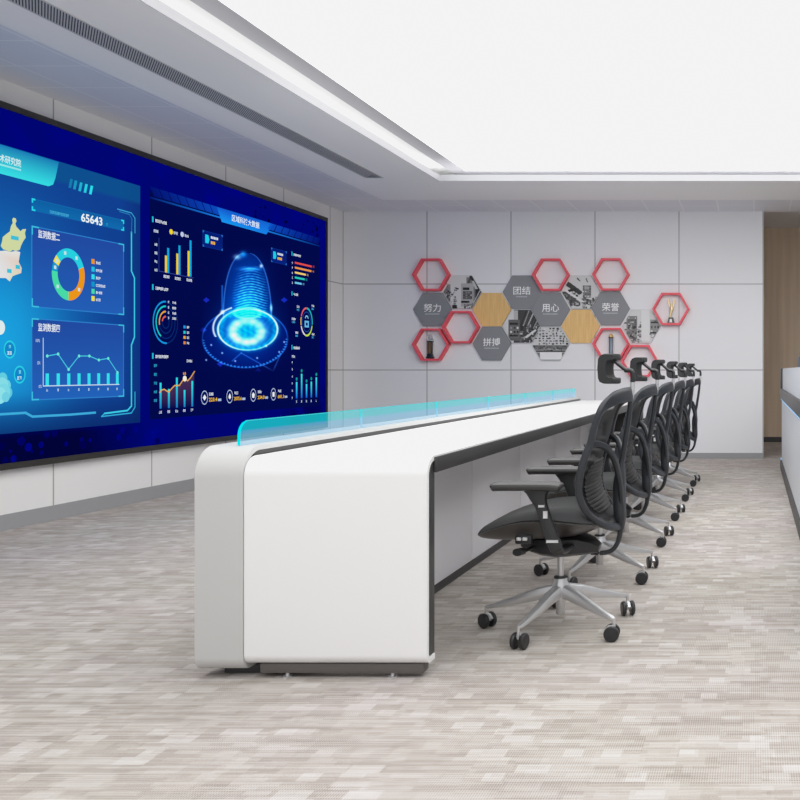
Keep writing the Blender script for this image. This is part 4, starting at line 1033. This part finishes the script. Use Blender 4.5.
def photo_hex(px, py, label, kind):
    t, x, z = hex_board('hexagonal_photo', px, py, label, 'photo', M['edge'], 'black and white photo hexagons')
    im = raster(kind); n = im.shape[0]; r = RH-0.004; hgt = r*math.sqrt(3)/2
    vs = []; fs = []; cs = []
    def xlim(zz): return r-abs(zz)/math.sqrt(3)
    for i in range(n):
        za, zb_ = hgt-2*hgt*i/n, hgt-2*hgt*(i+1)/n
        for j in range(n):
            xa, xb = -r+2*r*j/n, -r+2*r*(j+1)/n
            q = []
            for xx, zz in ((xa, za), (xb, za), (xb, zb_), (xa, zb_)):
                l_ = xlim(zz); q.append((max(-l_, min(l_, xx)), zz))
            if max(q[1][0]-q[0][0], q[2][0]-q[3][0]) < 1e-6: continue
            o_ = len(vs); vs += [(a, -0.0232, c) for a, c in q]; fs.append([o_, o_+1, o_+2, o_+3]); c_ = rgb(im[i, j], im[i, j], im[i, j]*1.0); cs += [c_]*4
    me = bpy.data.meshes.new('print'); me.from_pydata(vs, [], fs); at = me.color_attributes.new('Col', 'FLOAT_COLOR', 'POINT'); at.data.foreach_set('color', np.array(cs, np.float32).ravel())
    me.materials.append(M['vc_print']); o = bpy.data.objects.new('print', me); C.objects.link(o); o.parent = t
for px, py, lb, k in ((462.3, 292.1, 'black and white skyline photo hexagon, leftmost, beside the 努力 board', 0),
                      (521.5, 326.3, 'black and white photo hexagon of slanted towers directly below the 团结 board', 1),
                      (550.6, 343.7, 'black and white photo hexagon of dense rooftops directly below the 用心 board', 2),
                      (581.0, 292.1, 'black and white tower photo hexagon at top, directly above an oak panel', 3),
                      (641.3, 326.3, 'black and white tower photo hexagon, rightmost, beside the gold trophy shelf', 4)):
    photo_hex(px, py, lb, k)
# trophies stand inside three of the shelves
inner = (RF-0.027)*math.sqrt(3)/2
def shelf_floor(i, dx=0.0): t, x, z = shelves[i]; return (x+dx, YB-0.044, z-inner)
t = thing('trophy', 'dark bronze column trophy with a silver ring top in the lower left red shelf', 'trophy', shelf_floor(2, -0.012))
b = MB(); b.box(-0.040, 0.040, -0.036, 0.036, 0, 0.028, M['tblack'], 0.004); b.box(-0.030, 0.030, -0.028, 0.028, 0.028, 0.056, M['tblack'], 0.004); b.build('base', t)
b = MB(); b.box(-0.026, 0.026, -0.02, 0.02, 0.056, 0.20, M['tblack'], 0.003); b.box(-0.015, 0.015, -0.023, -0.0205, 0.065, 0.195, M['bronze']); b.box(-0.034, 0.034, -0.026, 0.026, 0.20, 0.212, M['tblack'], 0.003); b.build('column', t)
b = MB(); b.sweep([(0.036*math.cos(2*PI*k/24), 0, 0.245+0.036*math.sin(2*PI*k/24)) for k in range(24)], 0.010, 0.007, M['silver'], up=(0, 1, 0), closed=True, ns=8); b.lathe([(0.012, 0.210), (0.006, 0.222), (0.02, 0.240), (0.012, 0.262)], M['silver'], ns=12); b.build('ring', t)
t = thing('trophy', 'blue grey post trophy topped with a gold ball in the shelf below the 荣誉 board', 'trophy', shelf_floor(5, 0.0))
b = MB(); b.lathe([(0.05, 0), (0.05, 0.02), (0.03, 0.03)], M['tblack'], ns=20); b.build('base', t)
b = MB(); b.lathe([(0.024, 0.03), (0.024, 0.235), (0.02, 0.24)], M['tgrey'], ns=20); b.build('column', t)
b = MB(); b.lathe([(0.027*math.sin(PI*k/10)+0.0005, 0.262-0.027*math.cos(PI*k/10)) for k in range(11)], M['goldpaint'], ns=16); b.lathe([(0.03, 0.238), (0.03, 0.25)], M['tblack'], ns=18); b.build('ball', t)
t = thing('trophy', 'gold figure trophy with raised arms on a black base in the far right shelf', 'trophy', shelf_floor(7, 0.0))
b = MB(); vs = [(-.042, -.034, 0), (.042, -.034, 0), (.042, .034, 0), (-.042, .034, 0), (-.027, -.022, .068), (.027, -.022, .068), (.027, .022, .068), (-.027, .022, .068)]
b.add(vs, [[3, 2, 1, 0], [4, 5, 6, 7], [0, 1, 5, 4], [1, 2, 6, 5], [2, 3, 7, 6], [3, 0, 4, 7]], M['tblack']); bo = b.build('base', t)
b = MB(); b.add([(-.016, -.0348, .008), (.016, -.0348, .008), (.012, -.0272, .048), (-.012, -.0272, .048)], [[0, 1, 2, 3]], M['plaque']); b.build('plaque', bo)
b = MB(); b.sweep(crom([(0, 0, .066), (-.006, 0, .10), (.002, 0, .135), (.008, 0, .17), (.004, 0, .20), (.006, 0, .222)], 5), [interp(k, [(0, .010), (5, .013), (10, .018), (15, .026), (20, .020), (25, .006)]) for k in range(26)], [interp(k, [(0, .010), (10, .015), (15, .018), (25, .006)]) for k in range(26)], M['gold'], up=(0, 1, 0), ns=12, power=2)
for sx in (-1, 1): b.sweep(crom([(.006+.014*sx, 0, .192), (.006+.028*sx, 0, .225), (.004+.034*sx, 0, .262), (.004+.030*sx, 0, .288)], 4), [.009]*9+[.006]*4, .008, M['gold'], up=(0, 1, 0), ns=8, power=2)
b.lathe([(0.001, 0.212), (0.011, 0.218), (0.013, 0.228), (0.010, 0.238), (0.001, 0.243)], M['gold'], (0.006, 0, 0), 12)
b.build('figure', t)

# ------------------------------------------------------------------ second console at the right edge
cd = thing('control_desk', 'second grey and charcoal console with a blue light line at the right edge', 'desk', (0, 0, 0))
cy0, cy1 = 3.2, 9.42
b = MB(); b.box(0.300, 0.33, cy0, cy1-0.012, 0.092, 0.735, M['console_grey']); b.box(1.02, 1.05, cy0, cy1-0.012, 0.092, 0.735, M['console_grey']); b.box(0.33, 1.02, cy1-0.05, cy1-0.012, 0.092, 0.735, M['console_grey']); b.box(0.33, 1.02, cy0, cy0+0.04, 0.092, 0.735, M['console_grey']); b.build('body_panel', cd)
b = MB(); b.box(0.283, 1.07, cy0, cy1, 0.0, 0.09, M['kick'], 0.003); b.build('plinth', cd)
b = MB(); b.box(0.283, 1.15, cy0-0.02, cy1, 0.755, 0.862, M['dark_trim'], 0.006); b.build('worktop', cd)
b = MB(); b.box(0.304, 0.335, cy0, cy1-0.161, 0.8625, 1.076, M['console_grey']); b.build('hood_panel', cd)
b = MB(); b.box(0.284, 0.345, cy1-0.16, cy1-0.004, 0.8625, 1.078, M['dark_trim']); b.build('end_trim', cd)
b = MB(); b.box(0.288, 0.2995, cy0, cy1-0.002, 0.744, 0.754, M['led']); b.box(0.288, 0.2995, cy1-0.02, cy1-0.002, 0.0915, 0.112, M['led']); b.build('light_strip', cd)
mn = thing('monitor', 'dark blue grey monitor back standing on the console at the right edge', 'monitor', (0.52, 8.15, 0.8625))
b = MB(); b.box(-0.09, 0.09, -0.11, 0.11, 0, 0.012, M['monitor'], 0.004); b.build('base', mn)
b = MB(); b.box(-0.055, -0.03, -0.03, 0.03, 0.012, 0.19, M['monitor'], 0.004); b.build('stand', mn)
b = MB(); b.box(-0.10, -0.055, -0.30, 0.30, 0.03, 0.325, M['monitor'], 0.008); so_ = b.build('panel', mn)
b = MB(); b.box(-0.0548, -0.0535, -0.29, 0.29, 0.045, 0.315, M['monitor_face']); b.build('screen', mn)

# ------------------------------------------------------------------ light, world, camera
w = bpy.data.worlds.new('World'); bpy.context.scene.world = w; w.use_nodes = True
bg = w.node_tree.nodes['Background']; bg.inputs[0].default_value = (0.96, 0.98, 1.0, 1); bg.inputs[1].default_value = 0.76
sc = bpy.context.scene
al = bpy.data.lights.new('added_wall_wash', 'AREA'); al.shape = 'RECTANGLE'; al.size = 5.2; al.size_y = 3.0; al.energy = 95  # added area light aimed at the back wall to brighten its upper part
ao_ = bpy.data.objects.new('added_wall_wash', al); C.objects.link(ao_); ao_.location = (0, 5.5, 3.06); ao_.rotation_euler = (math.radians(55), 0, 0)
sc.view_settings.view_transform = 'Standard'; sc.view_settings.look = 'None'; sc.view_settings.exposure = 0.0
cm = sc.view_settings
cm.use_curve_mapping = True
cu = cm.curve_mapping; cu.use_clip = True; cu.extend = 'HORIZONTAL'
c3 = cu.curves[3]; c3.points[0].location = (0, 0); c3.points[1].location = (1.0, 0.90)
c3.points.new(0.5, 0.5); c3.points.new(0.8, 0.77); cu.update()
sc.cycles.max_bounces = 8; sc.cycles.diffuse_bounces = 5; sc.cycles.glossy_bounces = 3; sc.cycles.transparent_max_bounces = 16
sc.cycles.use_denoising = True
sc.cycles.sample_clamp_indirect = 4.0
cam = bpy.data.cameras.new('camera'); co = bpy.data.objects.new('camera', cam); C.objects.link(co)
co.location = (0, 0, H); co.rotation_euler = (PI/2, 0, 0)
cam.sensor_width = 36; cam.lens = F/800*36; cam.shift_x = (400-VX)/800; cam.shift_y = -(400-VY)/800
cam.clip_start = 0.05; cam.clip_end = 100
sc.camera = co
